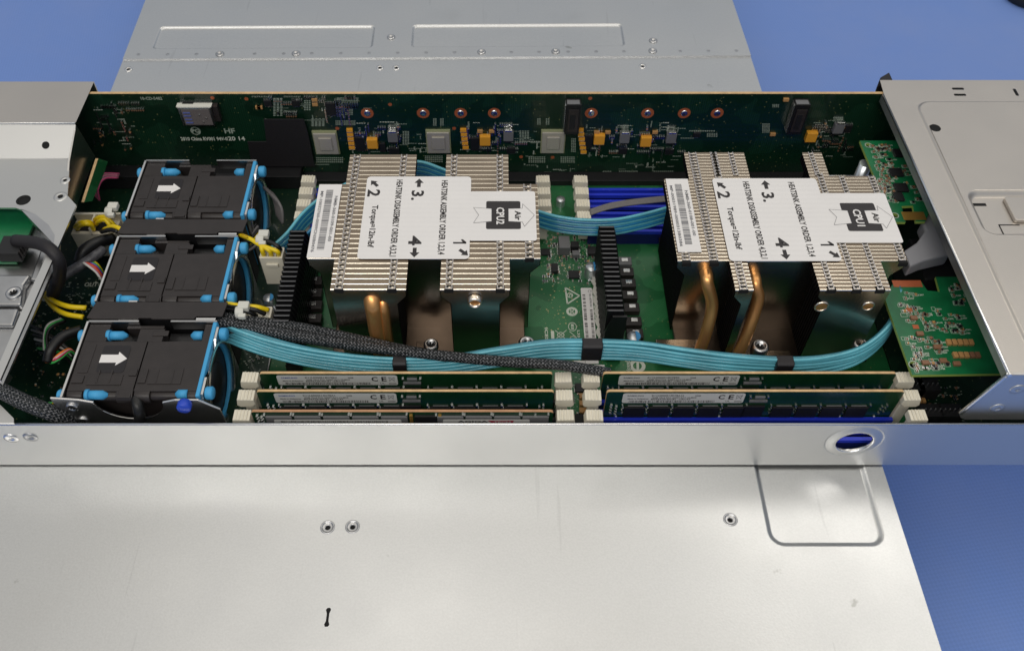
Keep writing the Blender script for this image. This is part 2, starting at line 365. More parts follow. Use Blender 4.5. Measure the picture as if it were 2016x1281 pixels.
# lid front half with the recessed panel, screw bosses and a slot
def Q(u, v): return P(u, v, 0)
body = MB()
body.prism([(xl(60)+1, 60, -87), (xr(60)-1, 60, -87), (xr(900)-1, 900, -87), (xl(900)+1, 900, -87)], (0, 0, 85.6), m_galv)
body.build('chassis_body', root)
lid = MB()
cA, cB, cC, cD = Q(1474, 880), Q(1517, 1082), Q(1748, 1075), Q(1688, 880)
pc = (Q(1517, 1078)+Q(1746, 1073))/2; pw = (Q(1746, 1073)-Q(1514, 1078)).length; ph = 92
pc = pc+Vector((.2, ph/2, 0))
pr = lambda t: rrect(pc, X, Y, pw-2*2.6*t, ph-2*2.6*t, 7-2.2*t)
nuts = [Q(645, 1037), Q(694, 1036), Q(1438, 1022)]
slotc = Q(645, 1214)
hl = [pr(0)]+[circ(p, X, Y, 3.3) for p in nuts]
slot_h = [slotc+Vector((sx*1.1, sy, 0)) for sx, sy in ((1, 3.2), (.5, 1.6), (.5, -1.6), (1, -3.2), (.4, -4), (-.7, -4), (-1, -3.0), (-.5, -1.6), (-.5, 1.6), (-1, 3.2), (-.4, 4), (.6, 4))]
hl.append(slot_h)
lid.face([(xl(60), 60, 0), (xr(60), 60, 0), (seamR.x, ySR, 0), (seamL.x, ySL, 0)], m_sheet, hl)
lid.face([(xl(60), 60, -1.2), (xl(60), 60, 0), (seamL.x, ySL, 0), (seamL.x, ySL, -1.2)], m_lip)
lid.face([(xr(60), 60, -1.2), (xr(60), 60, 0), (seamR.x, ySR, 0), (seamR.x, ySR, -1.2)], m_lip)
emboss(lid, None, pr, 1.25, (0, 0, -1), m_sheet)
lid.build('front_lid', root)
for p in nuts:
    q = MB(); q.lathe(p, Z, [(3.3, 0), (3.1, .25), (2.7, .3), (2.5, -.1), (2.0, -.35), (1.6, -.3), (1.15, -.35), (1.05, -1.3)], m_steel); q.face(circ(p-Z*1.25, X, Y, 1.1), m_hole)
    q.build('clinch_nut', root)
q = MB(); q.prism(slot_h, (0, 0, -1.35), m_hole); q.build('keyhole_slot', root)
# rear panel
rp = MB(); z1 = 1.0
LA, RA = Vector((seamL.x+.2, ySL, z1)), Vector((seamR.x, ySR, z1))
ex = (RA-LA).normalized(); ey = Z.cross(ex)
def strip(u0, v0, u1, v1, h, c_off=0):
    a, bb = P(u0, v0, z1), P(u1, v1, z1); c = (a+bb)/2+ey*(h/2); w = (bb-a).length
    return c, w
e1c, e1w = strip(298, 96, 734, 95, 27); e2c, e2w = strip(808, 94, 1232, 90, 27)
er = lambda c, w: (lambda t: rrect(c, ex, ey, w-2*1.9*t, 27-2*1.9*t, 3.5-1.5*t))
dots = []
for i, x in enumerate((83, 173, 263, 443, 533, 620, 710, 798, 887, 975, 1063, 1239, 1325, 1415, 1502, 1588, 1763, 1850, 1937)):
    dots.append(P(220+x/1.575, 108-(x-83)/1854*7.5, z1))
far = 760
rp.face([LA, RA, RA+ey*far+ex*(-far*.016), LA+ey*far-ex*(far*.016)], m_sheet, [er(e1c, e1w)(0), er(e2c, e2w)(0)]+[circ(p, X, Y, 1.3, 12) for p in dots])
rp.face([LA, RA, RA-Z*1.4, LA-Z*1.4], m_steel)
for c, w in ((e1c, e1w), (e2c, e2w)): emboss(rp, None, er(c, w), 1.3, (0, 0, -1), m_sheet)
rp.build('rear_panel', root)
q = MB()
for p in dots: q.cyl(p-Z*.1, p-Z*.8, 1.3, m_steel, 12, 1.0)
q.build('rivet_row', root)
for u, v in ((433, 107), (583, 106), (948, 103), (1094, 102), (1285, 101), (1286, 81), (770, 74)):
    p = P(u, v, z1); q = MB(); q.lathe(p, Z, [(3.0, 0), (2.9, .5), (2.2, .9), (1.3, .9), (1.0, .3), (.1, .2)], m_steel, 20); q.build('rivet', root)
for u, v in ((253, 137), (748, 134), (780, 134), (1265, 131)):
    p = P(u, v, 0); q = MB(); q.lathe(p+Z*.05, Z, [(2.6, 0), (2.4, .3), (1.6, .35), (1.1, .0)], m_lip, 20); q.face(circ(p+Z*.12, X, Y, 1.2, 12), m_hole); q.build('clinch_nut', root)

# ================================================================== NODE TRAY (front wall, floor)
YW = 204.3; ZW = 36.0
tray = thing('node_tray', (0, 300, 1), 'long shallow steel tray with an oval hole in its front wall', 'server tray')
hc = PY(1681, 868, YW)
w = MB(); fl = MB()
w.prism([(-420, YW, 1), (420, YW, 1), (420, YW, ZW), (-420, YW, ZW)], (0, 1.0, 0), m_galv, m_lip, [circ((hc.x, YW, hc.z), X, Z, 13.0, 40)])
emboss(w, None, lambda t: circ((hc.x, YW, hc.z), X, Z, 13.0-4.6*t, 40), .9, (0, -1, 0), m_galv, fill=False)
w.lathe((hc.x, YW-.9, hc.z), Y, [(8.4, 0), (8.0, .15), (8.0, 1.4)], m_lip, 40)
w.cyl((-420, YW+.5, ZW), (420, YW+.5, ZW), .62, m_lip, 10)
w.build('front_wall', tray)
fl.box((-420, YW+1.2, 1), (420, 408, 2.2), m_galv); fl.build('floor_plate', tray)
for u, v in ((22, 862), (60, 860)):
    p = PY(u, v, YW); q = MB(); q.lathe(p, -Y, [(3.3, 0), (3.1, .4), (1.6, .5), (1.2, .1), (.1, .05)], m_lip if u < 40 else m_cast, 20)
    q.build('screw', tray)

# ================================================================== screws etc
def pan_screw(mb, p, r, h, m=m_steel, ax=Z):
    p = Vector(p); mb.lathe(p, ax, [(r, 0), (r, h*.8), (r*.85, h), (r*.55, h), (r*.5, h*.55), (.05, h*.5)], m, 20)
    u = Vector(ax).orthogonal().normalized(); w_ = Vector(ax).cross(u)
    for k in range(6):
        a = k*math.pi/3; d = u*math.cos(a)+w_*math.sin(a)
        mb.cyl(p+Vector(ax)*h*.55+d*r*.05, p+Vector(ax)*(h*.62)+d*r*.5, r*.12, m_hole, 5)

# ================================================================== MAINBOARD
BZ = 7.0
mainb = thing('mainboard', (0, 300, 5), 'green mainboard lying on the tray floor under the heatsinks, memory and cables', 'circuit board')
b = MB(); b.box((-112, 206, 5.4), (196, 393.8, BZ), m_pcb); b.build('board', mainb)
b = MB(); b.box((-112, 386, BZ), (196, 393.9, 11), m_dark); b.build('base_connector', mainb, bevel=.3)
shade_l = thing('left_shade_board', (-190, 300, 4), 'added board under the fans, deep shade at the left painted as dark green', 'circuit board')  # added beside the mainboard; near-black green stands in for deep shade
b = MB(); b.box((-330, 206, 4.4), (-113, 393.8, 6.4), m_pcb_shade); b.build('board', shade_l)
b = MB(); b.box((-330, 384, 6.4), (-113, 393.9, 16), m_dark); b.build('base_connector', shade_l, bevel=.3)
shade_r = thing('right_shade_board', (230, 300, 4), 'added board beneath the right cover, its shade painted as dark green', 'circuit board')  # added at the right; dark green stands in for shade under the cover
b = MB(); b.box((197, 206, 4.4), (330, 393.8, 6.4), m_pcb_shade); b.build('board', shade_r)
silk = MB(); SZ = BZ+.06
def down(mb, t, u, vm, v0, v1, gpx, z, m, zoff=0):     # text that reads towards the viewer
    xx = P(u, vm, z).x; ya, yb = P(u, v0, z).y, P(u, v1, z).y; g = gpx/F*((H-z)/(-ray(u, vm).z))
    mb.text(t, (xx-g/2, ya, z), -Y, X, ya-yb, g, m)
def ringp(mb, c, ex_, ey_, r0, r1, m, n=24): mb.face(circ(c, ex_, ey_, r1, n), m, [circ(c, ex_, ey_, r0, n)])
def seg(mb, a, b_, w_, m, n=Z):
    a, b_ = Vector(a), Vector(b_); d = (b_-a).normalized(); s_ = d.cross(Vector(n))*w_/2; mb.add([a-s_, b_-s_, b_+s_, a+s_], [(0, 1, 2, 3)], m)
down(silk, 'S2600BP', 1176, 605, 573, 638, 15, SZ, m_silk)
down(silk, 'ICES-3(A)', 1075, 660, 645, 700, 8, SZ, m_silk)
tri = [P(1113, 566, SZ), P(1141, 582, SZ), P(1117, 598, SZ)]
for i in range(3): seg(silk, tri[i], tri[(i+1) % 3], .8, m_silk)
cc_ = P(1122, 581, SZ); ringp(silk, cc_, X, Y, 1.2, 1.7, m_silk); down(silk, 'C', 1123, 581, 578, 585, 6, SZ, m_silk)
c_ = P(1126, 613, SZ); ringp(silk, c_, X, Y, 1.7, 3.0, m_silk); down(silk, '20', 1126, 613, 608, 619, 8, SZ, m_silk)
c_ = P(1127, 643, SZ); ringp(silk, c_, X, Y*1.3, 1.9, 2.2, m_silk); down(silk, 'EI', 1127, 643, 638, 648, 5, SZ, m_silk)
c_ = P(1129, 670, SZ); ringp(silk, c_, X, Y*1.3, 1.9, 2.2, m_silk); seg(silk, P(1121, 652, SZ), P(1135, 664, SZ), .3, m_silk)
a_ = P(1088, 659, SZ); silk.prism(rrect(a_, X, Y, 1.6, 5.2, .4), (0, 0, .02), m_silk)
seg(silk, P(1093, 650, SZ), P(1115, 668, SZ), .35, m_silk); seg(silk, P(1093, 668, SZ), P(1115, 650, SZ), .35, m_silk)
ringp(silk, P(1104, 659, SZ), X, Y, 1.5, 1.9, m_silk, 8)
ringp(silk, P(1255, 720, SZ), X, Y, 2.2, 4.0, m_silk); silk.prism([P(1253, 709, SZ), P(1258, 709, SZ), P(1258, 731, SZ), P(1253, 731, SZ)], (0, 0, .05), m_silk)
down(silk, '(I033)', 1237, 720, 709, 730, 10, SZ, m_silk)
down(silk, 'L33', 1139, 655, 650, 664, 5, SZ, m_silk)
for a in range(260):                                        # reference designators and outlines
    u, v = random.uniform(1068, 1195), random.uniform(450, 560); p = P(u, v, SZ+.01)
    silk.cbox((p.x, p.y, SZ), (random.uniform(.2, 1.0), random.uniform(.2, .5), .02), random.choice((m_silk, m_silkd)))
for a in range(420):
    u, v = random.choice(((random.uniform(60, 160), random.uniform(540, 830)), (random.uniform(1100, 1180), random.uniform(735, 830)), (random.uniform(1780, 1900), random.uniform(760, 830)), (random.uniform(480, 520), random.uniform(670, 830)), (random.uniform(130, 200), random.uniform(545, 620))))
    p = P(u, v, SZ); silk.cbox((p.x, p.y, SZ), (random.uniform(.25, 1.3), random.uniform(.2, .6), .02), random.choice((m_silk, m_silkd, m_silkd)))
p = P(176, 564, SZ); silk.text('OUT', p-X*3, X, Y, 7, 3, m_silk)
silk.build('printed_marks', mainb)
via = MB()
for a in range(260):
    u, v = random.uniform(1066, 1205), random.uniform(470, 720); p = P(u, v, SZ); rr = random.choice((.18, .25, .4)); via.face(circ(p, X, Y, rr, 8), m_via)
tag(via.build('plated_holes', mainb), None, kind='stuff')
lb = MB(); q0 = [P(1144, 567, SZ+.03), P(1163, 567, SZ+.03), P(1174, 700, SZ+.03), P(1149, 700, SZ+.03)]
xm0, xm1 = P(1143, 567, 0).x*(H-BZ)/H, P(1165, 567, 0).x*(H-BZ)/H; y1_, y0_ = P(1150, 567, BZ).y, P(1150, 705, BZ).y
lb.prism(rrect(((xm0+xm1)/2, (y0_+y1_)/2, SZ+.02), X, Y, xm1-xm0, y1_-y0_, .6), (0, 0, .08), m_white)
lo = lb.build('barcode_label', mainb)
ink = MB(); yy = y1_-5; iz = SZ+.14
ringp(ink, (xm1-1.3, y1_-2.3, iz), X, Y, .7, .9, m_gink, 16)
ink.text('PBA H87905-304', (xm1-1.8, y1_-4, iz), -Y, X, 9, 1.1, m_gink)
while yy > y0_+1:
    w_ = random.choice((.15, .3, .5, .7)); ink.cbox((xm0+1.4, yy, iz), (1.5, w_, .01), m_ink)
    if yy < y1_-15: ink.cbox((xm1-1.3, yy, iz), (1.3, w_, .01), m_ink)
    yy -= w_+random.choice((.25, .4, .6))
ink.build('printed_text', lo)
for u0, v0, u1, v1 in ((1128, 668, 1148, 676), (1130, 710, 1152, 715), (1153, 709, 1178, 716), (1155, 718, 1190, 724)):
    a, c = P(u0, v1, SZ), P(u1, v0, SZ); q = MB(); q.box((a.x, a.y, SZ+.05), (c.x, c.y, SZ+.15), m_white); q.build('paper_label', mainb)
def chip(par, u, v, z, wx, wy, h, m, name='chip', bevel=.15, leads=0):
    p = P(u, v, z+h); q = MB(); q.box((p.x-wx/2, p.y-wy/2, z+.05), (p.x+wx/2, p.y+wy/2, z+h), m)
    if leads:
        n_ = int(wy/.8)
        for i in range(n_):
            y_ = p.y-wy/2+(i+.5)*wy/n_
            for sx in (-1, 1): q.cbox((p.x+sx*(wx/2+.45), y_, z+.25), (.9, .3, .3), m_solder)
    return q.build(name, par, bevel=bevel)
for a in ((1111, 476, 6, 9, 6, m_grey), (1132, 480, 4.4, 4.2, 5, m_dark), (1134, 497, 4, 3.5, 3, m_grey), (1168, 492, 6, 5.5, 2, m_dark), (1092, 526, 3.6, 5.8, 2.5, m_dark), (1074, 495, 5, 4.5, 1.2, m_dark)):
    chip(mainb, a[0], a[1], BZ, a[2], a[3], a[4], a[5], 'power_chip', leads=1)
for a in ((1130, 539, 5.6, 5.2), (1146, 762, 6.5, 5), (1116, 783, 6.5, 5.5), (1145, 825, 7, 6), (1120, 826, 5, 6)):
    chip(mainb, a[0], a[1], BZ, a[2], a[3], 1.4, m_dark, 'chip', leads=1)
for v in (778, 792, 806): chip(mainb, 1150, v, BZ, 4.6, 2.8, 1.8, m_tanm, 'ceramic_capacitor', .1)
for i in range(4): chip(mainb, 1795+i*8, 786, BZ, 1.7, 3.2, 1.6, m_tanm, 'ceramic_capacitor', .1)
for k, (u, v) in enumerate(((1218, 510), (1222, 531), (1226, 553), (1229, 576), (1233, 601), (1237, 628), (1240, 652))):      # row of inductors behind the VRM heatsink
    chip(mainb, u+10, v+3, BZ, 8.5, 5.6, 4.0, m_grey if k == 0 else m_black, 'inductor', .3); p = P(u+12, v+1, BZ+4.3)
    q = MB(); q.cbox((p.x, p.y, BZ+4.2), (3.6, 2.2, .7), m_solder); q.build('inductor_pad', mainb, bevel=.2)
for k, (u, v) in enumerate(((618, 548), (617, 572), (617, 596), (616, 622), (616, 648))):
    chip(mainb, u, v+3, BZ, 9, 5.6, 4, m_black, 'inductor', .3); p = P(u-1, v+1, BZ+4.3)
    q = MB(); q.cbox((p.x, p.y, BZ+4.2), (3.6, 2.2, .7), m_solder); q.build('inductor_pad', mainb, bevel=.2)
for u, v, r, h in ((1165, 524, 3.4, 8), (1248, 661, 3.5, 6), (528, 585, 2.8, 9), (545, 605, 2.4, 7), (1104, 391, 2.6, 5)):
    p = P(u, v, BZ+h); q = MB(); q.lathe((p.x, p.y, BZ), Z, [(r, 0), (r, h-.5), (r-.3, h), (.05, h)], m_can)
    if u != 1104: q.prism([(p.x+r*.96*math.cos(a*.157), p.y+r*.96*math.sin(a*.157), h+BZ+.02) for a in range(-8, 9)], (0, 0, .08), m_canb)
    q.build('round_capacitor', mainb)
# small components, about a hundred one by one and the rest as one mass
def smd_mesh(mb, p, wx, wy, h, m):
    mb.cbox((p.x, p.y, p.z+h/2), (wx*.62, wy, h), m)
    for sx in (-1, 1): mb.cbox((p.x+sx*wx*.40, p.y, p.z+h/2), (wx*.2, wy*1.03, h*1.04), m_solder)
small = MB()
for a in range(330):
    if a < 150: u, v = random.uniform(1066, 1200), random.uniform(446, 560)
    elif a < 200: u, v = random.uniform(1105, 1185), random.uniform(735, 832)
    elif a < 260: u, v = random.uniform(60, 165), random.uniform(600, 830)
    elif a < 300: u, v = random.uniform(1770, 1890), random.uniform(760, 830)
    else: u, v = random.uniform(478, 530), random.uniform(600, 830)
    p = P(u, v, BZ); s_ = random.choice((.7, 1.0, 1.5)); p = Vector((round(p.x/1.3)*1.3, round(p.y/1.6)*1.6, p.z))
    if a % 4 == 0 and a < 330:
        q = MB(); smd_mesh(q, p, s_*1.3, s_*.75, .6, random.choice((m_mlcc, m_tanm, m_dark))); q.build('surface_resistor' if a % 8 else 'surface_capacitor', mainb)
    elif random.random() < .5: smd_mesh(small, p, s_*1.2, s_*.7, .5, random.choice((m_mlcc, m_dark, m_tanm)))
    else: smd_mesh(small, p, s_*.8, s_*1.1, .5, random.choice((m_mlcc, m_dark)))
tag(small.build('small_components', mainb), None, kind='stuff')
# memory slots
def slot(x0, x1, y, m, z1=16.0, latch=(1, 1), tall=27, lz=None):
    q = MB(); low = m_slot_shade if m is m_slot else m
    q.box((x0, y-2.9, BZ), (x1, y-1.2, z1-2.2), low); q.box((x0, y+1.2, BZ), (x1, y+2.9, z1-2.2), low); q.box((x0-.1, y-3.0, z1-2.2), (x1+.1, y-1.15, z1), m); q.box((x0-.1, y+1.15, z1-2.2), (x1+.1, y+3.0, z1), m); q.box((x0, y-1.2, BZ), (x1, y+1.2, z1-3.5), m_hole)
    n_ = 60 if m is not m_slot else 0
    for i in range(n_):
        xx = x0+4+(x1-x0-8)*i/n_
        for yy_ in (y-2.05, y+2.05): q.cbox((xx, yy_, z1+.06), (.8, 1.1, .12), m_slot_shade if m is m_slot else m_grey)
    so = q.build('memory_slot', mainb, bevel=.0)
    for side, on in ((-1, latch[0]), (1, latch[1])):
        if not on: continue
        xe = x0 if side < 0 else x1; q = MB()
        q.box((min(xe, xe+side*5), y-1.1, BZ+2), (max(xe, xe+side*5), y+1.1, tall-5), m_ivory); q.prism([(xe+side*1.2, y-2.8, tall-6), (xe+side*6.4, y-2.8, tall-6), (xe+side*7.6, y-2.8, tall-4.5), (xe+side*6.8, y-2.8, tall), (xe-side*.6, y-2.8, tall-.3), (xe-side*.9, y-2.8, tall-4)], (0, 5.6, 0), m_ivory)
        for k in range(4): q.cbox((xe+side*(1.0+k*1.5), y, tall-.1+.15), (.7, 5.4, .5), m_ivory)
        q.build('latch', so, bevel=.35)
XL0, XR0 = -107.3, 49.2
ROWS = (232.0, 222.2, 211.6)
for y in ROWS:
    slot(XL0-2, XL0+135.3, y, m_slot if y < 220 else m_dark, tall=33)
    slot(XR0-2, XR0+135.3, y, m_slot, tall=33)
for y in (370.5, 361.0, 351.5, 342.2):
    slot(-101.5, 23.5, y, m_slot, 17, tall=27)
    slot(51, 190, y, m_slot, 17, tall=27)

# ================================================================== BRIDGE BOARD (upright, at the back)
YB = 394.0
br = thing('bridge_board', (-5, YB, 6), 'upright green circuit board, darkened for shade, with a yellow top edge at the back', 'circuit board')
topz = PY(900, 185, YB).z
b = MB(); b.prism([(-262, YB, 8), (262, YB, 8), (262, YB, topz), (-262, YB, topz)], (0, 1.8, 0), m_pcb_shade, m_edge); b.build('board', br)  # darkened green stands in for the shade on this board
YF = YB-.06; EX, EZ = X, Z
sk = MB()
def bz(u, v): return PY(u, v, YF)
def bt(t, u0, v0, u1, v1, m=m_silkd):
    a, c = bz(u0, v1), bz(u1, v0); sk.text(t, a, X, Z, c.x-a.x, c.z-a.z, m)
bt('10-CD-5482', 278, 191, 318, 197); bt('HF', 443, 253, 461, 263); bt('2010 China RV001 94V-0', 357, 270, 447, 277, m_silk); bt('20 14', 450, 269, 481, 277, m_silk)
c_ = bz(385, 258); ringp(sk, c_, X, Z, 2.3, 2.8, m_silkd); bt('PG', 379, 254, 391, 262)
bt('MCP', 225, 325, 252, 333)
def marks(u0, v0, u1, v1, n_, rows=None, m=None):
    a = 0
    while a < n_:
        p = bz(random.uniform(u0, u1), random.uniform(v0, v1)); k = random.randint(2, 6); hor = random.random() < .6; w_, h_ = random.uniform(.5, 1.1), random.uniform(.25, .5); mm = m or random.choice((m_silk, m_silkd, m_silkd))
        for i in range(k): sk.cbox((p.x+(i*(w_+.3) if hor else 0), YF, p.z-(0 if hor else i*(h_+.35))), (w_, .02, h_), mm)
        a += k
def grid(u0, v0, u1, v1, nx, ny, m=m_silkd):
    for i in range(nx):
        for j in range(ny):
            p = bz(u0+(u1-u0)*(i+.5)/nx, v0+(v1-v0)*(j+.5)/ny); wx = (bz(u1, v0).x-bz(u0, v0).x)/nx*.68; wz = (bz(u0, v0).z-bz(u0, v1).z)/ny*.5
            sk.cbox((p.x, YF, p.z), (wx, .02, wz), m)
for g in ((612, 333-10, 655, 325, 1, 1), (622, 309, 676, 321, 14, 3), (671, 211, 695, 227, 6, 5), (660, 237, 700, 247, 12, 4), (612, 233, 640, 249, 4, 7), (662, 192, 706, 200, 14, 3), (537, 193, 557, 229, 3, 12), (598, 197, 612, 218, 3, 6), (495, 189, 530, 192, 10, 2), (558, 189, 592, 192, 10, 2),
          (852, 233, 860, 248, 2, 6), (866, 233, 874, 248, 2, 6), (1057, 233, 1065, 246, 2, 5), (1074, 233, 1082, 246, 2, 5), (836, 306, 872, 320, 9, 4), (1040, 308, 1074, 321, 8, 4), (1103, 308, 1132, 321, 7, 4), (1022, 257, 1042, 280, 4, 8), (1124, 272, 1134, 300, 3, 9),
          (1218, 336, 1256, 347, 10, 4), (1286, 336, 1326, 347, 10, 4), (1186, 336, 1204, 347, 4, 3), (792, 258, 806, 285, 3, 9), (1356, 256, 1408, 260, 12, 1), (1391, 262, 1413, 270, 5, 3), (1520, 205, 1534, 212, 4, 3), (1500, 243, 1516, 262, 4, 7), (1640, 230, 1660, 240, 5, 3)): grid(*g)
for g in ((690, 240, 790, 300, 110), (905, 240, 1015, 300, 110), (1140, 235, 1350, 262, 90), (1140, 262, 1345, 330, 150), (1590, 235, 1670, 310, 90), (500, 195, 720, 240, 70), (800, 255, 850, 320, 60), (1030, 255, 1060, 330, 50), (230, 195, 260, 290, 40), (1010, 325, 1130, 348, 40), (1145, 320, 1330, 335, 30), (180, 200, 225, 260, 30)): marks(*g)
sk.build('printed_marks', br)
for u in (723, 833, 907, 973, 1164, 1275, 1347, 1412):
    p = bz(u, 223); q = MB(); q.face(circ(p, X, Z, 3.5, 28), m_cappd, [circ(p, X, Z, 1.9, 28)]); q.lathe(p, -Y, [(1.9, 0), (1.8, .4), (1.5, .5), (1.1, .35), (.05, .2)], m_solder, 16); q.build('mounting_ring', br)
for u, v in ((768, 206), (1162, 194), (664, 253), (894, 253), (1026, 309), (1088, 310), (418, 193), (485, 195), (1276, 349)):
    p = bz(u, v); q = MB(); q.face(circ(p, X, Z, 1.1, 16), m_cappd); q.build('test_point', br)
def bbox(name, u, v, wx, wz, dep, m, bevel=.2, extra=None):
    p = PY(u, v, YB-dep); q = MB(); q.box((p.x-wx/2, YB-dep, p.z-wz/2), (p.x+wx/2, YB-.05, p.z+wz/2), m)
    if extra: extra(q, p)
    return q.build(name, br, bevel=bevel)
m_lid = M('chip_lid', (.50, .465, .40), .40, .35, .03, 500)
m_substr = M('chip_substrate', (.34, .36, .20), .5)
for u, v in ((641, 284), (863, 282), (1089, 282)):          # three lidded switch chips
    p = PY(u, v, YB-3.0); q = MB(); q.box((p.x-6.9, YB-1.2, p.z-9), (p.x+6.9, YB-.05, p.z+7.6), m_substr); co = q.build('processor', br)
    q = MB(); q.box((p.x-6.4, YB-2.4, p.z-8.2), (p.x+6.4, YB-1.2, p.z+6.8), m_lid); q.box((p.x-3.7, YB-3.2, p.z-4.8), (p.x+3.7, YB-2.4, p.z+4.2), m_lid); q.build('metal_lid', co, bevel=.5)
for u, v in ((733, 285), (955, 279), (1180, 277), (1272, 281), (1598, 272)):
    bbox('tantalum_capacitor', u, v, 6.0, 6.4, 3.2, m_tan, .25)
for u, v in ((773, 272), (1001, 270), (1230, 274), (1322, 274), (1652, 255)):
    bbox('inductor', u, v, 5.6, 6.5, 3.0, m_grey, .3, lambda q, p: (q.box((p.x-2.2, YB-3.1, p.z+3.3), (p.x+2.2, YB-.1, p.z+4.6), m_solder), q.box((p.x-2.2, YB-2.6, p.z-4.6), (p.x+2.2, YB-.1, p.z-3.2), m_dark)))
for k, (u, n_) in enumerate(((688, 5), (912, 5), (1143, 6))):
    for i in range(n_): bbox('ceramic_capacitor', u+i*1.2, 258+i*8.5, 3.4, 1.9, 1.6, m_tan, .1, lambda q, p: q.box((p.x-1.8, YB-1.65, p.z-1.3), (p.x+1.8, YB-.1, p.z-.95), m_solder))
for u, v, wx, wz in ((527, 205, 4.2, 4.0), (582, 205, 4.0, 4.0), (651, 216, 5.2, 8), (709, 285, 5.2, 10), (935, 285, 5, 9), (1158, 280, 4.5, 9), (753, 292, 3.5, 6), (1372, 267, 4, 3), (1006, 298, 5, 4), (776, 298, 6, 4), (1226, 299, 5, 4), (1318, 300, 5, 4), (1670, 255, 4, 5)):
    bbox('chip', u, v, wx, wz, 1.3, m_dark, .15, lambda q, p, wx=wx, wz=wz: [q.cbox((p.x-wx/2+wx*(i+.5)/6, YB-.4, p.z+s_*(wz/2+.4)), (wx/6*.5, .7, .8), m_solder) for i in range(6) for s_ in (-1, 1)])
for u, v in ((508, 213), (511, 213), (619, 198), (620, 207), (1175, 262), (1197, 262), (1290, 262), (945, 260), (968, 260), (1548, 198), (1522, 266)):
    bbox('ceramic_capacitor', u, v, 3.0, 1.8, 1.4, m_tanm, .1)
for a in range(46):                                        # small parts one by one
    u, v = random.choice(((random.uniform(700, 790), random.uniform(248, 296)), (random.uniform(920, 1012), random.uniform(248, 296)), (random.uniform(1150, 1345), random.uniform(250, 300)), (random.uniform(1600, 1665), random.uniform(238, 290)), (random.uniform(500, 700), random.uniform(190, 225)), (random.uniform(180, 260), random.uniform(215, 300))))
    p = bz(u, v); q = MB(); q.cbox((p.x, YB-.6, p.z), (.9, 1.1, 1.1), random.choice((m_mlcc, m_tanm, m_dark)))
    for s_ in (-1, 1): q.cbox((p.x, YB-.6, p.z+s_*.8), (.92, 1.12, .6), m_solder)
    q.build('surface_capacitor', br)
q = MB()
for a in range(125):
    u, v = random.choice(((random.uniform(695, 790), random.uniform(246, 300)), (random.uniform(915, 1015), random.uniform(246, 300)), (random.uniform(1145, 1348), random.uniform(246, 304)), (random.uniform(1595, 1670), random.uniform(236, 296)), (random.uniform(495, 700), random.uniform(189, 228)), (random.uniform(640, 690), random.uniform(200, 210)), (random.uniform(175, 260), random.uniform(200, 300))))
    p = bz(round(u/5)*5, round(v/6)*6); k = random.randint(2, 6); hor = random.random() < .65; mm = random.choice((m_mlcc, m_dark, m_dark))
    for i in range(k):
        c_ = (p.x+(i*1.25 if hor else 0), YB-.45, p.z-(0 if hor else i*1.9)); q.cbox(c_, (.75, .8, .8), mm)
        for s_ in (-1, 1): q.cbox((c_[0], YB-.45, c_[2]+s_*.55), (.77, .82, .4), m_solder)
tag(q.build('small_components', br), None, kind='stuff')
# black insulating patch: upright sheet on the board
q = MB(); pts = [(519, 235), (598, 235), (606, 262), (620, 328), (496, 328), (487, 279), (524, 279)]
q.prism([PY(u, v, YB-2.6) for u, v in pts], (0, .5, 0), m_tape); q.build('insulating_patch', br, bevel=.15)
# usb socket
zt = PY(388, 199, YB).z
def front_y(v, z): rr_ = ray(900, v); return rr_.y*(H-z)/-rr_.z
UD = YB-front_y(213, zt); us = MB(); x0, x1 = PY(349, 213, YB-UD).x, PY(413, 213, YB-UD).x
zb = PY(388, 248, YB-UD).z; hz_ = zt-zb; yq = YB-UD
us.box((x0, yq, zb), (x1, YB-.1, zt), m_steel); us.box((x0+1.6, yq-.2, zb+.8), (x1-.8, yq, zt-.8), m_usb)
us.box((x0-.8, yq+.6, zt-.2), (x1+.6, YB-2, zt+.35), m_wht2); us.box((x0+2, yq+3, zt+.35), (x0+8, yq+5, zt+.5), m_dark)
for dx, dz in ((.62, .35), (.80, .55), (.68, .75)): us.cbox((x0+(x1-x0)*dx, yq-.4, zt-hz_*dz), (.9, .4, .7), m_solder)
for dz in (.25, .42, .62, .80): us.cbox((x0+(x1-x0)*.24, yq-.35, zt-hz_*dz), (4.0, .4, hz_*.06), m_bink)
us.box((x1, YB-UD*.6, zb+1), (x1+3, YB-.2, zt-1), m_black)
us.build('usb_socket', br, bevel=.25)
# two upright black sockets
for u in (1130, 1582):
    zt = PY(u, 193, YB).z; yq = front_y(207, zt); zb = PY(u, 265, yq).z; x_ = PY(u, 207, yq).x; q = MB()
    q.box((x_-4.0, yq, zb), (x_+4.0, YB-.1, zt), m_bwire); q.box((x_-2.6, yq-.5, zb+2), (x_+3.0, yq, zt-3), m_black)
    q.box((x_-1.6, yq-.8, zb+4), (x_+1.4, yq-.5, zt-6), m_dark); q.box((x_-3.6, yq+.5, zt), (x_+3.2, YB-2, zt+.3), m_grey)
    for i in range(14): q.cbox((x_-4.3, (yq+YB)/2, zb+1+i*(zt-zb-2)/13), (.5, (YB-yq)*.8, .45), m_solder)
    q.build('edge_socket', br, bevel=.3)

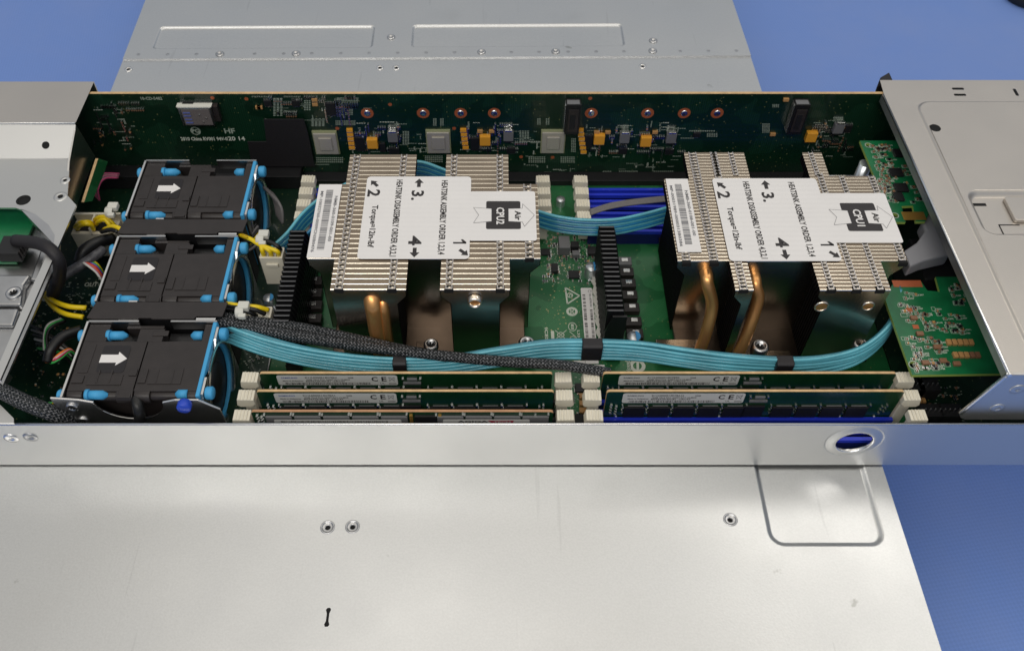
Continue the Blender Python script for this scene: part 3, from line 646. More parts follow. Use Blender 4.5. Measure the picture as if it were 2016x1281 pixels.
# ================================================================== HEATSINKS
HZ = 64.0
def X64(u, v): return P(u, v, HZ).x
def Y64(v): return P(900, v, HZ).y
def heatsink(label, rows, pitch, chains, base, comb):
    xa, xb_, ya, yb_ = base
    t = thing('cpu_heatsink', ((xa+xb_)/2, (ya+yb_)/2, BZ+3), label, 'heatsink', 'processor heatsinks')
    fs = MB(); tops = MB(); y = ya; cols = [MB() for c in chains]
    while y < yb_-.5:
        iv = [r for r in rows if r[0]-.6 <= y < r[1]-.4][0][2]
        if len(iv) == 1: mid = None
        for (x0, x1, cl, cr_) in iv:
            dl, dr = (4.4 if cl else 0), (4.4 if cr_ else 0)
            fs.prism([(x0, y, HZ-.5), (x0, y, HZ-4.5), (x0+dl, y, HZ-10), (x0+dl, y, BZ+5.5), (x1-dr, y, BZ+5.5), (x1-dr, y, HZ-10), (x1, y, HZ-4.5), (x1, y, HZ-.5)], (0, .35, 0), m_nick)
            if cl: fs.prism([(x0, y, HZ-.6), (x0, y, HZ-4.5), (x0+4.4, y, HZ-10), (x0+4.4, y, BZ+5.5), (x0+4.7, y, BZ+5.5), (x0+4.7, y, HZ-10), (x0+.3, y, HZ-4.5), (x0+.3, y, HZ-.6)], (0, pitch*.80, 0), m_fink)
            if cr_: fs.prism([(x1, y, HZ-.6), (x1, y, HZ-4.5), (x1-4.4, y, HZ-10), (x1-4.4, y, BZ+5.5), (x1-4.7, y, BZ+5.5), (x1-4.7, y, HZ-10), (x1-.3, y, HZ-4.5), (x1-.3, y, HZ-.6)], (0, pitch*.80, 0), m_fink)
            # folded top: bend painted bright as a highlight, flat flange
            p2 = pitch-.30; xs_ = (x0, x1)
            prof = [(0, -.5), (.10, -.18), (.32, -.02), (.55, 0), (p2, 0), (p2, -.3), (.55, -.3), (.36, -.5)]
            vs_ = [(x, y+a, HZ+c) for x in xs_ for a, c in prof]; n_ = len(prof)
            tops.add(vs_, [(0, 1, n_+1, n_), (1, 2, n_+2, n_+1), (2, 3, n_+3, n_+2)], m_nedge)
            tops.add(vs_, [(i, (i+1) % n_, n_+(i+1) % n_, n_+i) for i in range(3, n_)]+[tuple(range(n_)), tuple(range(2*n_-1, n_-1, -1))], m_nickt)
            for c, notches in zip(chains, cols):
                if x0+1 < c[0] < x1-1 and c[1] <= y <= c[2]:
                    w_ = c[3]
                    notches.cbox((c[0]+random.uniform(-.1, .1), y+.5, HZ+.18), (w_, .9, .4), m_clip)
                    for s_ in (-1, 1): notches.cbox((c[0]+s_*w_*.42, y+pitch*.55, HZ+.15), (.5, pitch*.6, .5), m_clip)
                    notches.cbox((c[0], y+pitch*.62, HZ+.02), (w_*.45, pitch*.4, .12), m_hole)
                    notches.cbox((c[0]+w_*.1, y+pitch*.35, HZ+.25), (w_*.3, pitch*.2, .5), m_nedge)
        y += pitch
    fo = fs.build('fin_stack', t); tops.build('folded_fin_top', fo); [k_.build('interlocking_clip', fo) for k_ in cols if k_.v]
    for c in chains:                                      # dark locking hole at the front end of each row of clips
        if c[4]:
            q = MB(); q.cbox((c[0], c[1]-.1, HZ-.9), (4.2, .5, 2.2), m_hole); q.cbox((c[0], c[1]+1.1, HZ+.12), (3.8, 1.9, .5), m_hole); q.build('locking_notch', fo)
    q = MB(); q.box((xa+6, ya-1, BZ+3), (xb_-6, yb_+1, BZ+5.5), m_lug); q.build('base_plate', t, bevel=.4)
    return t
# ---- processor 2 (left)
yf, yb, yw0, yw1 = Y64(570), Y64(304), Y64(509), Y64(364)
A = (X64(650, 569), X64(799, 569)); B = (X64(866, 569), X64(1004, 569)); Wl, Wr = X64(605, 508), X64(1064, 508)
rows2 = [(yf-5, yw0, [(A[0], A[1], 0, 1), (B[0], B[1], 1, 1)]), (yw0, yw1, [(Wl, Wr, 1, 1)]), (yw1, yb+5, [(A[0], A[1], 0, 1), (B[0], B[1], 1, 1)])]
ch2 = [(X64(668, 560), yf, yb, 3.6, 1), (X64(772, 560), yf, yb, 3.2, 1), (X64(884, 560), yf, yb, 3.2, 1), (X64(985, 560), yf, yb, 3.2, 1), (X64(1042, 490), yw0, yw1+1, 4.0, 1)]
hs2 = heatsink('silver finned heatsink labelled CPU2, behind the black braided cable', rows2, 3.12, ch2, (Wl, Wr, yf, yb), None)
# ---- processor 1 (right)
yf1, yb1, y10, y11 = Y64(571), Y64(302), Y64(518), Y64(351)
Bk, Bk2 = (X64(1347, 303), X64(1465, 303)), (X64(1580, 303), X64(1618, 303)); W1, W2 = X64(1335, 517), X64(1788, 517)
Fa, Fb = (X64(1448, 570), X64(1484, 570)), (X64(1616, 575), X64(1754, 570)); yr = Y64(345)
rows1 = [(yf1-5, y10, [(Fa[0], Fa[1], 1, 0), (Fb[0], Fb[1], 1, 0)]), (y10, y11, [(W1, W2, 1, 1)]), (y11, y11+2.2, [(Bk[0], Bk[1], 1, 0), (Bk2[0], W2, 1, 1)]), (y11+2.2, yb1+5, [(Bk[0], Bk[1], 1, 0), (Bk2[0], Bk2[1], 1, 0)])]
ch1 = [(X64(1350, 505), y10, Y64(480), 3.8, 1), (X64(1404, 505), y10, yb1, 4.2, 1), (X64(1462, 560), yf1, yb1, 3.6, 1), (X64(1636, 566), yf1, y10, 2.6, 1), (X64(1686, 566), yf1, Y64(345), 3.0, 1), (X64(1732, 566), yf1, Y64(345), 2.6, 1), (X64(1775, 508), y10, Y64(345), 3.0, 1),
       (X64(1440, 310), y11, yb1, 2.6, 0), (X64(1406, 310), y11, yb1, 2.2, 0), (X64(1598, 310), y11, yb1, 2.4, 0)]
hs1 = heatsink('silver finned heatsink labelled CPU1 with two bright copper pipes', rows1, 2.20, ch1, (W1, W2, yf1, yb1), None)
# labels on top
LZ = HZ+.55
def arrow(mb, c, ang, L_, m):
    c = Vector(c); d = Vector((math.cos(ang), math.sin(ang), 0)); n_ = Vector((-d.y, d.x, 0))
    pts = [c-d*L_*.5+n_*L_*.15, c+n_*L_*.15, c+n_*L_*.38, c+d*L_*.5, c-n_*L_*.38, c-n_*L_*.15, c-d*L_*.5-n_*L_*.15]
    mb.prism(pts, (0, 0, .02), m)
def hs_labels(t, cpu, dx, dy, part, serial, sx0, sx1, sy0, sy1, dark):
    O = Vector((dx, dy, 0))
    def PP(u, v, z=LZ): return P(u, v, z)+O
    l0, l1 = P(703, 508, LZ).x+dx, P(924, 508, LZ).x+dx; y0, y1 = P(800, 510, LZ).y+dy, P(800, 348, LZ).y+dy
    q = MB(); q.prism(rrect(((l0+l1)/2, (y0+y1)/2, LZ), X, Y, l1-l0, y1-y0, 2.0), (0, 0, .14), m_white); lo = q.build('instruction_label', t)
    z = LZ+.20; k = MB()
    def dn(s_, u, vm, v0, v1, g):
        xx = PP(u, vm, z).x; ya, yb_ = PP(u, v0, z).y, PP(u, v1, z).y; gg = g/F*((H-z)/(-ray(u, vm).z)); k.text(s_, (xx-gg/2, ya, z), -Y, X, ya-yb_, gg, m_ink)
    arrow(k, PP(737, 361, z), math.radians(132), 5.4, m_ink); dn('2', 736, 380, 373, 387, 25)
    dn('Torque=12in-lbf', 733, 440, 404, 487, 16)
    dn('HEATSINK DISASSEMBLY ORDER 4,3,2,1', 779, 430, 354, 505, 15)
    arrow(k, PP(825, 360, z), math.radians(90), 6, m_ink); dn('3.', 822, 385, 375, 394, 25)
    dn('4', 817, 474, 464, 483, 26); arrow(k, PP(816, 497, z), math.radians(-90), 6, m_ink)
    dn('HEATSINK ASSEMBLY ORDER 1,2,3,4', 871, 430, 355, 501, 15)
    f0, f1 = PP(892, 478, z), PP(918, 478, z); k.box((f0.x, f0.y-.5, z), (f1.x, f0.y+.5, z+.02), m_ink); k.prism([(f1.x, f0.y+.5, z), (f1.x-1.6, f0.y+2.2, z), (f1.x-2.6, f0.y+2.2, z), (f1.x-1.4, f0.y-.2, z), (f1.x, f0.y-.4, z)], (0, 0, .02), m_ink); arrow(k, PP(913, 497, z), math.radians(-42), 5.4, m_ink)
    k.build('printed_text', lo)
    # airflow label
    a0, a1 = l1-.4, P(1057, 474, LZ).x+dx; b0, b1 = P(990, 474, LZ).y+dy, P(990, 377, LZ).y+dy
    q = MB(); q.prism(rrect(((a0+a1)/2, (b0+b1)/2, LZ-.02), X, Y, a1-a0, b1-b0, 1.2), (0, 0, .12), m_white); lo = q.build('airflow_label', t)
    k = MB(); za, zb, zc, zd = LZ+.14, LZ+.20, LZ+.26, LZ+.32
    h0, h1 = PP(957, 425, za), PP(1025, 425, za); hy0, hy1 = PP(990, 451, za).y, PP(990, 396, za).y
    k.face(rrect(((h0.x+h1.x)/2, (hy0+hy1)/2, za), X, Y, h1.x-h0.x, hy1-hy0, .9), m_ink)
    c = lambda x, y, zz: PP(790+x/6.925, 335+y/6.925, zz)
    tail = [(985, 508), (1232, 525), (1232, 697), (985, 718), (1056, 612)]; head = [(1460, 525), (1650, 520), (1655, 460), (1815, 612), (1680, 765), (1652, 706), (1462, 697)]
    for poly in (tail, head):
        k.face([c(x, y, zb) for x, y in poly], m_white)
        for i in range(len(poly)): seg(k, c(*poly[i], zc), c(*poly[(i+1) % len(poly)], zc), .18, m_gink)
    def cut(s_, x, y0_, y1_, g, m, zz):
        a, bb = c(x-g/2, y0_, zz), c(x+g/2, y0_, zz); k.text(s_, a, -Y, X, a.y-c(x, y1_, zz).y, bb.x-a.x, m)
    cut(cpu, 1350, 508, 738, 110, m_white, zd); cut('Air', 1590, 553, 682, 85, m_ink, zd)
    k.build('printed_text', lo)
    # serial sticker on the left wing
    q = MB(); q.prism([(sx0, sy0, LZ), (sx1, sy0, LZ), (sx1, sy1, LZ), (sx0, sy1, LZ)], (0, 0, .12), m_white); lo = q.build('serial_sticker', t)
    k = MB(); wv = sx1-sx0; hh = sy1-sy0; z = LZ+.18
    k.text(serial, (sx0+wv*.12, sy1-hh*.10, z), -Y, X, hh*.83, wv*.13, m_gink); k.text(part, (sx0+wv*.76, sy1-hh*.17, z), -Y, X, hh*.62, wv*.14, m_gink)
    y = sy1-hh*.08
    while y > sy0+hh*.10:
        w_ = random.choice((.15, .25, .45, .6)); k.box((sx0+wv*.36, y-w_, z), (sx0+wv*.66, y, z+.02), m_gink); y -= w_+random.choice((.2, .3, .45))
    k.build('printed_text', lo)
hs_labels(hs2, 'CPU2', 0, 0, 'NMB-360-0109-001-00', 'MP-10032760-0009CN3B0476', X64(605, 508)-.2, X64(652, 508), Y64(509), Y64(365), 1)
hs_labels(hs1, 'CPU1', 171.3, -1.3, 'NMB-360-0108-001-00', 'MP-00031989-0000313B0386', X64(1338, 517), X64(1381, 498), Y64(498), Y64(354), 0)
# copper pipes and screws of the left heatsink
yc = yf-.4
for u0, v0, u1, rr, dy_ in ((731, 584, 748, 3.9, .2), (752, 590, 764, 2.2, -.3)):
    a, b_ = PY(u0, v0, yc), PY(u1, 672, yc); q = MB(); q.tube([(a.x-.5, yc+8, a.z-2.2), (a.x-.2, yc+3.2, a.z-2.6), (a.x, yc+.2, a.z-5), (a.x+.3, yc-.8, a.z-9), ((a.x+b_.x)/2, yc-1.0, (a.z+14)/2), (b_.x, yc-1.2, 14)], rr, m_copper, 24); q.build('heat_pipe', hs2, bevel=.4)
def collar(t, u, v, yp, r):
    p = PY(u, v, yp); q = MB(); q.lathe(p, -Y, [(r*1.25, 0), (r*1.2, 1.3), (r, 2.6), (r*.86, 2.6), (r*.80, .6)], m_nedge, 24); o = q.build('pipe_collar', t)
    q = MB(); q.lathe(p, -Y, [(r*.84, .5), (r*.6, 1.0), (r*.15, .2), (.02, 1.0)], m_copper, 12); q.build('pipe_end', o)
collar(hs2, 935, 590, yc, 2.9)
for u, v, rr in ((1617, 603, 3.0), (1709, 602, 2.7)):
    p = PY(u, v, yf1-.1); q = MB(); q.lathe(p, -Y, [(rr*1.12, 0), (rr*1.08, .5), (rr*.9, .6), (rr*.85, .1)], m_nedge, 24); q.build('pipe_collar', hs1)
    q = MB(); q.lathe(p, -Y, [(rr*.88, .15), (rr*.6, .5), (rr*.3, .25), (.02, .45)], m_copper, 16); q.build('pipe_end', hs1)
for t, u, v, z, r, h in ((hs2, 848, 672, 17, 3.6, 5), (hs2, 1037, 668, 17, 4.0, 6), (hs1, 1500, 674, 18, 4.2, 7), (hs1, 1698, 668, 19, 3.5, 8)):
    p = P(u, v, z+h); q = MB(); q.cyl((p.x, p.y, BZ+4), (p.x, p.y, z), r*.8, m_steel, 16); pan_screw(q, (p.x, p.y, z), r, h*.7, m_cast); q.build('spring_screw', t)
for x0_, x1_, yy_ in ((P(1015, 650, 18).x, P(1066, 650, 18).x, yw0), (P(815, 650, 18).x, P(864, 650, 18).x, yw0)):      # retaining lugs in front of the wings
    q = MB(); q.box((x0_+1.5, yf-2, BZ+7), (x1_-2.5, yf+7, BZ+9.4), m_lug); q.box((x0_+1.5, yf-2.6, BZ+3), (x1_-2.5, yf-2, BZ+9.4), m_lug); q.build('base_lug', hs2, bevel=.3)
for a, bb in (((1283, 668), (1395, 705)), ((1475, 690), (1560, 712))):
    p0, p1 = P(a[0], a[1], 16), P(bb[0], bb[1], 16); q = MB(); q.box((p0.x+2, p1.y, BZ+5), (p1.x, p0.y, BZ+9.3), m_nickt); q.build('base_lug', hs1, bevel=.3)
# right heatsink pipes leave the wing front and bend down to the base
yp = y10-.4
for top, mid, bot in (((1392, 550), (1402, 600), (1378, 690)), ((1487, 556), (1492, 590), (1452, 700))):
    a = PY(*top, yp-2.5); m_ = PY(*mid, yp-6); c = P(bot[0], bot[1], 17)
    q = MB(); q.tube([a+Vector((-.5, 8, -.5)), a+Vector((0, 2.5, .3)), a+Vector((.3, -1, -1.6)), m_, (m_+c)/2+Vector((.6, -.4, 0)), c, c+Vector((-1.5, -2, -4))], 2.9, m_copper, 18); q.build('heat_pipe', hs1)

# ================================================================== VRM HEATSINKS (black, finned)
def vrm(label, u_top, v_top, u_bot, v_bot, zt, wx, hb):
    a, c = P(u_top, v_top, zt), P(u_bot, v_bot, zt); t = thing('power_stage_heatsink', ((a.x+c.x)/2, (a.y+c.y)/2, BZ+1), label, 'heatsink', 'black finned heatsinks beside the processors')
    xm = (a.x+c.x)/2; q = MB(); y = c.y; dy = 3.05
    q.box((xm-wx/2+2, c.y-6, BZ+1), (xm+wx/2, a.y+4, BZ+5), m_blk2)
    while y < a.y:
        q.prism([(xm-wx/2, y, BZ+4), (xm+wx/2, y, BZ+4), (xm+wx/2, y, zt-6), (xm+wx/2-1.6, y, zt), (xm-wx/2, y, zt)], (0, 1.1, 0), m_blk2)
        q.cbox((xm-.6, y+.1, zt+.12), (wx-2.4, .35, .3), m_grey); y += dy
    q.build('finned_block', t, bevel=.0)
    return t, xm, a, c
vrm('black comb-like heatsink standing left of the CPU2 heatsink beside the white connectors', 586, 455, 558, 632, 40, 9.5, 0)
t, xm, a, c = vrm('black comb-like heatsink standing on the green board between the two processor heatsinks', 1196, 446, 1216, 612, 40, 9.5, 0)
q = MB(); q.prism([(xm-4.7, c.y-1, BZ+4), (xm+4.9, c.y-1, BZ+4), (xm+4.9, c.y-1, 38), (xm-2, c.y-1, 38), (xm-4.7, c.y-1, 26)], (0, -1.2, 0), m_blk2); q.build('end_plate', t)
q = MB(); yy = c.y
pts = [(xm-5, a.y+2)]; k = 0
y = a.y
while y > c.y-4: pts.append((xm-5.4-1.3*(k % 2), y)); y -= 3.4; k += 1
pts.append((xm-5, c.y-4)); q.prism([(x, y, BZ+1.2) for x, y in pts]+[(xm-3.5, c.y-4, BZ+1.2), (xm-3.5, a.y+2, BZ+1.2)], (0, 0, 1.2), m_wht2); q.build('thermal_pad', t, bevel=.3)

# ================================================================== MEMORY MODULES
def barcode(mb, x0, x1, z0, z1, y, m=m_ink):
    x = x0
    while x < x1: w_ = random.choice((.12, .2, .35)); mb.box((x, y, z0), (x+w_, y+.02, z1), m); x += w_+random.choice((.18, .3, .42))
def dimm(label, x0, y0, serial, edge, kind, brand_ink):
    t = thing('memory_module', (x0+66.6, y0, BZ), label, 'memory module', 'memory modules in the front row of slots')
    zt = ZW+.3 if kind != 'b' else ZW+.2; yf_ = y0-.64; hz = zt-BZ
    b = MB(); r = 1.4
    prof = [(x0, BZ+6), (x0, zt-r)]+[(x0+r-r*math.cos(a*math.pi/8), zt-r+r*math.sin(a*math.pi/8)) for a in range(1, 5)]+[(x0+133.3-r+r*math.sin(a*math.pi/8), zt-r+r*math.cos(a*math.pi/8)) for a in range(0, 5)]+[(x0+133.3, BZ+6)]
    b.prism([(x, yf_, z) for x, z in prof], (0, 1.28, 0), m_dimm, edge); b.build('board', t)
    def chips(y_, z0, z1, xs_, m=m_dark, name='memory_chip'):
        for x in xs_:
            q = MB(); q.box((x, y_-1.1, z0), (x+9.6, y_-.05, z1), m); q.build(name, t, bevel=.12)
    xs = [x0+9+i*11.4 for i in range(5)]+[x0+77+i*11.4 for i in range(4)]
    sold = MB()
    if kind == 'a':
        chips(yf_, BZ+9.5, zt-11.6, xs); chips(y0+1.74, BZ+9.5, zt-11.6, xs)
        for x in xs:
            for j in range(4): sold.cbox((x-.9+.35*(j % 2), yf_-.35, zt-11.2-j*2.0), (.6, .7, .8), m_solder)
            sold.cbox((x+10.2, yf_-.35, zt-10.9), (.8, .7, .8), m_solder); sold.cbox((x+5, yf_-.3, zt-11.1), (7, .5, .25), m_grey)
        for j in range(8): sold.cbox((x0+3.0+(j % 2)*2.4, yf_-.35, zt-11-j*1.1), (.9, .7, .7), m_solder)
        for j in range(6): sold.cbox((x0+129-(j % 2)*1.8, yf_-.35, zt-11-j*1.3), (.8, .7, .8), m_solder)
        q = MB(); q.box((x0+67, yf_-.9, zt-4.6), (x0+71.5, yf_, zt-3.1), m_grey); q.box((x0+65.0, yf_-.9, zt-7.6), (x0+73.2, yf_, zt-6.2), m_grey); q.build('buffer_chip', t, bevel=.1)
        for dx in (65, 73): sold.cbox((x0+dx, yf_-.35, zt-4), (.8, .7, .8), m_solder)
        chips(yf_, zt-19.5, zt-10.6, [x0+63.5], m_dark, 'register_chip')
        for x in (x0+6+i*8 for i in range(16)): sold.cbox((x, yf_-.3, BZ+9.3), (2.0 if int(x) % 2 else .8, .5, .5), m_lab)
        lx0, lx1, lz0, lz1 = x0+7.4, x0+62.5, zt-8.9, zt-1.2
        q = MB(); q.prism(rrect(((lx0+lx1)/2, yf_-.05, (lz0+lz1)/2), X, Z, lx1-lx0, lz1-lz0, 1.2), (0, -.08, 0), m_lab); lo = q.build('label', t)
        k = MB(); y_ = yf_-.18; W_ = lx1-lx0
        k.text('SAMSUNG', (lx0+2, y_, lz1-2.4), X, Z, 7.4, 1.1, brand_ink); k.text(serial, (lx0+13, y_, lz1-2.2), X, Z, 14.5, 1.1, m_ink); k.text('2008', (lx0+32.5, y_, lz1-2.2), X, Z, 2.6, .9, m_ink)
        k.text('16GB 1Rx4 PC4 -2400T-RC1-12-MC0', (lx0+13.3, y_, lz1-3.8), X, Z, 20, 1.0, m_ink)
        k.text('Made in Philippines', (lx0+2.4, y_, lz1-4.9), X, Z, 9.4, 1.0, m_ink); k.text('M393A2K40CB1 -CRC4Y', (lx0+13, y_, lz1-5.2), X, Z, 18, 1.05, m_ink)
        barcode(k, lx0+3.2, lx0+42, lz0+.4, lz0+2.1, y_)
        k.text('C', (lx0+43.2, y_, lz1-4.6), X, Z, 2.9, 3.5, m_ink); k.text('E', (lx0+47.8, y_, lz1-4.6), X, Z, 2.3, 3.5, m_ink)
        bx = lx0+51.2; seg(k, (bx, y_, lz1-1.3), (bx+2.6, y_, lz1-4.5), .22, m_gink, Y); seg(k, (bx+2.6, y_, lz1-1.3), (bx, y_, lz1-4.5), .22, m_gink, Y)
        seg(k, (bx, y_, lz1-1.6), (bx+.5, y_, lz1-4.4), .2, m_gink, Y); seg(k, (bx+2.6, y_, lz1-1.6), (bx+2.1, y_, lz1-4.4), .2, m_gink, Y); seg(k, (bx, y_, lz1-1.6), (bx+2.6, y_, lz1-1.6), .2, m_gink, Y)
        k.box((bx-.3, y_, lz0+1.0), (bx+3.2, y_+.02, lz0+1.5), m_ink); k.text('UL', (bx-4.2, y_, lz0+1.0), X, Z, 2, 1.0, m_gink)
        k.build('printed_text', lo)
    else:
        zc = zt-4.6
        xs = [x0+6+i*12.8 for i in range(5)]+[x0+82+i*12.6 for i in range(4)]
        for x in xs:
            q = MB(); q.box((x, yf_-1.2, zt-13), (x+11.6, yf_-.05, zt-2.6), m_grey); q.build('memory_chip', t, bevel=.12); sold.cbox((x-.5, yf_-.4, zt-2.5), (.8, .8, .9), m_solder); sold.cbox((x+11.4, yf_-.4, zt-1.9), (.8, .8, .9), m_solder)
        chips(yf_, zt-14, zt-2.2, [x0+72], m_dark, 'register_chip')
        for j in range(6):
            for s_ in (-1.6, 11.2): sold.cbox((x0+72+s_, yf_-.4, zt-2.6-j*1.6), (1.4, .6, .7), m_gold)
        for j in range(7): sold.cbox((x0+2.2+(j % 2)*1.8, yf_-.4, zt-3.2-j*1.1), (1, .7, .7), m_solder); sold.cbox((x0+125.5+(j % 2)*3.6, yf_-.4, zt-2.6-j*1.1), (.8, .7, .7), m_solder)
        for (lx0, lx1, z1_) in ((x0+9.5, x0+66, zt-4.4), (x0+84.5, x0+123, zt-4.2)):
            q = MB(); q.prism(rrect(((lx0+lx1)/2, yf_-1.25, z1_-4.5), X, Z, lx1-lx0, 9, .8), (0, -.08, 0), m_lab); lo = q.build('label', t); k = MB(); y_ = yf_-1.4
            if lx0 < x0+50:
                barcode(k, lx0+3, lx1-6, z1_-2.1, z1_-.8, y_); k.text('8MT0 20480 PC4 2133P-RA0-10', (lx0+3.5, y_, z1_-4.0), X, Z, 30, 1.1, m_gink); k.text('Assembled AGIGA8801-016ACA', (lx0+9, y_, z1_-5.6), X, Z, 26, 1.0, m_gink)
                k.text('CE', (lx1-9, y_, z1_-5.2), X, Z, 6.5, 3.1, m_ink)
            else:
                k.text('AGIGA', (lx0+6.5, y_, z1_-2.4), X, Z, 13.5, 1.7, m_ink); k.prism([(lx0+20, y_, z1_-.7), (lx0+31.5, y_, z1_-.7), (lx0+31, y_, z1_-2.5), (lx0+21.5, y_, z1_-2.5)], (0, -.02, 0), m_red)
                k.text('TECH', (lx0+22.5, y_-.06, z1_-2.2), X, Z, 7.5, 1.2, m_lab); k.text('P/N: AGIGA8801-016ACA', (lx0+9, y_, z1_-4.4), X, Z, 20, 1.2, m_gink)
            k.build('printed_text', lo)
    sold.build('solder_joints', t)
    return t
dimm('rearmost green memory module of the three in the left bank', XL0, ROWS[0], 'K11L0000S14D78E4', m_edge, 'a', m_bink)
dimm('green memory module in the left bank, middle one of the three', XL0+.3, ROWS[1], 'K11L0000S14D78A1', m_edge, 'a', m_bink)
dimm('brown-edged memory module with a red logo, against the front wall', XL0-.4, ROWS[2], '', m_edge2, 'b', m_bink)
dimm('green memory module in the right bank directly in front of the teal cable bundle', XR0, ROWS[0], 'K11L0000S14D7890', m_edge, 'a', m_gink)
dimm('green memory module in the right bank with black chips above blue slot', XR0+.9, ROWS[1], 'K11L0000S14D78A16', m_edge, 'a', m_gink)

# ================================================================== FANS
def make_fan(label, y0, knobdy=0):
    x0, x1, z0, z1 = -188.0, -131.0, 3.5, 43.0; W_, D = x1-x0, 38.0
    t = thing('fan', ((x0+x1)/2, y0+D/2, z0), label, 'fan', 'cooling fans in the fan cage')
    h = MB()
    fx = lambda a: x0+W_*a
    h.box((fx(0), y0+1, z0), (fx(.505), y0+D*.74, z1), m_black); h.box((fx(.515), y0+1, z0), (fx(1), y0+D*.74, z1), m_black)
    h.box((fx(0), y0+D*.74, z0), (fx(.17), y0+D, z1), m_black); h.box((fx(.42), y0+D*.74, z0), (fx(.62), y0+D*.93, z1), m_black); h.box((fx(.94), y0+D*.74, z0), (fx(1), y0+D, z1), m_black)
    h.box((fx(.17), y0+D*.74, z0), (fx(.42), y0+D, z1-7), m_dark); h.box((fx(.62), y0+D*.74, z0), (fx(.94), y0+D, z1-7), m_dark)
    h.box((fx(.30), y0+D*.955, z0), (fx(.60), y0+D, z1-1), m_black)
    # front rail and latch pieces
    h.box((fx(.13), y0+4, z1), (fx(.40), y0+9.5, z1+.35), m_black); h.box((fx(.60), y0+4.5, z1), (fx(.86), y0+13, z1+.35), m_black); h.box((fx(.03), y0+D*.28, z1), (fx(.11), y0+D*.70, z1+.25), m_black)
    for a in (.20, .30, .66, .78): h.box((fx(a), y0+5, z1), (fx(a+.012), y0+12, z1+.55), m_black)
    h.box((fx(.44), y0+9, z1), (fx(.50), y0+12.5, z1+.5), m_black); h.box((fx(.525), y0+5, z1), (fx(.585), y0+12.5, z1+.5), m_black); h.box((fx(.01), y0+5, z1), (fx(.10), y0+9, z1+.5), m_black)
    h.build('housing', t, bevel=.5)
    r = MB()
    for a, c_, rr in ((0, .12, 3.0), (.12, .38, 2.4), (.38, .51, 3.2), (.52, .64, 3.2), (.64, .90, 2.3), (.90, 1, 3.0)): r.cyl((fx(a), y0+.6, z1-3.2), (fx(c_), y0+.6, z1-3.2), rr, m_black, 16)
    r.box((fx(.40), y0-2.4, z1-.6), (fx(.50), y0+2, z1+.1), m_black); r.build('front_rail', t, bevel=.3)
    r = MB(); r.box((fx(.53), y0+D*.82, z1-.2), (fx(.66), y0+D*.90, z1+.4), m_black); r.build('latch_hook', t, bevel=.3)
    for a, yy_, L_ in ((.17, y0+D*.86, 8.5), (.16, y0-.2, 9), (.93, y0+D*.86, -5.5), (.93, y0+.2, -5.5)):
        q = MB(); xx = fx(a); zz = z1-1.6 if yy_ > y0+9 else z1-1.4
        q.cyl((xx, yy_, zz), (xx+L_*.75, yy_, zz), 2.1, m_blue, 14); q.cyl((xx+L_*.75, yy_, zz), (xx+L_, yy_, zz), 2.1, m_blue, 14, .8)
        if L_ > 0: q.cyl((xx-.8, yy_, zz), (xx+.8, yy_, zz), 2.6, m_blue, 14)
        q.build('rubber_pin', t)
    for xx, yy_ in ((x0-2.6, y0+D*.88), (x0-2.4, y0+.4)):
        q = MB(); q.lathe((xx-2.2, yy_, z1-3), X, [(.1, 0), (2.6, .2), (3.1, 1.2), (2.4, 1.8), (2.4, 2.4), (3.3, 2.8), (3.3, 4.0)], m_blue, 18); q.build('rubber_grommet', t)
    for yy_ in (y0+D*.9, y0+1.5):
        q = MB(); q.lathe((x1+3.4, yy_, z1-2.4), X, [(2.6, 0), (3.0, .6), (3.0, 2.8), (2.5, 3.4), (.1, 3.5)], m_blue, 18); q.build('rubber_grommet', t)
    # gasket, steel bracket with round mouth
    q = MB(); cyy, czz = y0+D/2, 23.5
    q.prism([(x1+.15, y0-2.5, z0), (x1+.15, y0+D+1.5, z0), (x1+.15, y0+D+1.5, z1+1.2), (x1+.15, y0-2.5, z1+1.2)], (1.9, 0, 0), m_blue, None, [circ((x1+.15, cyy, czz), Y, Z, 16.9, 40)]); q.build('gasket', t, bevel=.5)
    q = MB(); q.prism([(x1+2.2, y0-3, 2.4), (x1+2.2, y0+D+2, 2.4), (x1+2.2, y0+D+2, z1-4), (x1+2.2, y0+D-2, z1+.6), (x1+2.2, y0+D-9, z1+.6), (x1+2.2, y0+D-14, z1-3.4), (x1+2.2, y0+12, z1-3.4), (x1+2.2, y0+8, z1+.4), (x1+2.2, y0-1, z1+.4), (x1+2.2, y0-3, z1-3)], (1.0, 0, 0), m_steel, m_lip, [circ((x1+2.2, cyy, czz), Y, Z, 18.3, 40)])
    q.lathe((x1+3.2, cyy, czz), X, [(18.3, -1.2), (18.3, 0), (18.7, .5), (19.4, .8), (20.4, .2)], m_lip, 40)
    q.box((x0-1.5, y0-3, z1-3), (x0-.5, y0+D+1, z1+1.2), m_lip)
    q.box((x0-.5, y0+D+.3, z1-4), (fx(.40), y0+D+1.2, z1+1.6), m_steel); q.box((fx(.66), y0+D+.3, z1-4), (x1+2, y0+D+1.2, z1+1.6), m_steel)
    q.build('steel_bracket', t)
    q = MB(); q.lathe((x1+.5, cyy, czz), X, [(.1, 1.4), (3, 1.4), (9.5, 1.0), (10, 0)], m_dark, 28)
    for i in range(7):
        a = i*2*math.pi/7; d = Vector((0, math.cos(a), math.sin(a))); e_ = Vector((0, -d.z, d.y))
        q.add([Vector((x1, cyy, czz))+d*9.4-e_*2, Vector((x1-1, cyy, czz))+d*17.6-e_*5, Vector((x1-5, cyy, czz))+d*17.6+e_*5, Vector((x1-3, cyy, czz))+d*9.4+e_*3], [(0, 1, 2, 3)], m_dark)
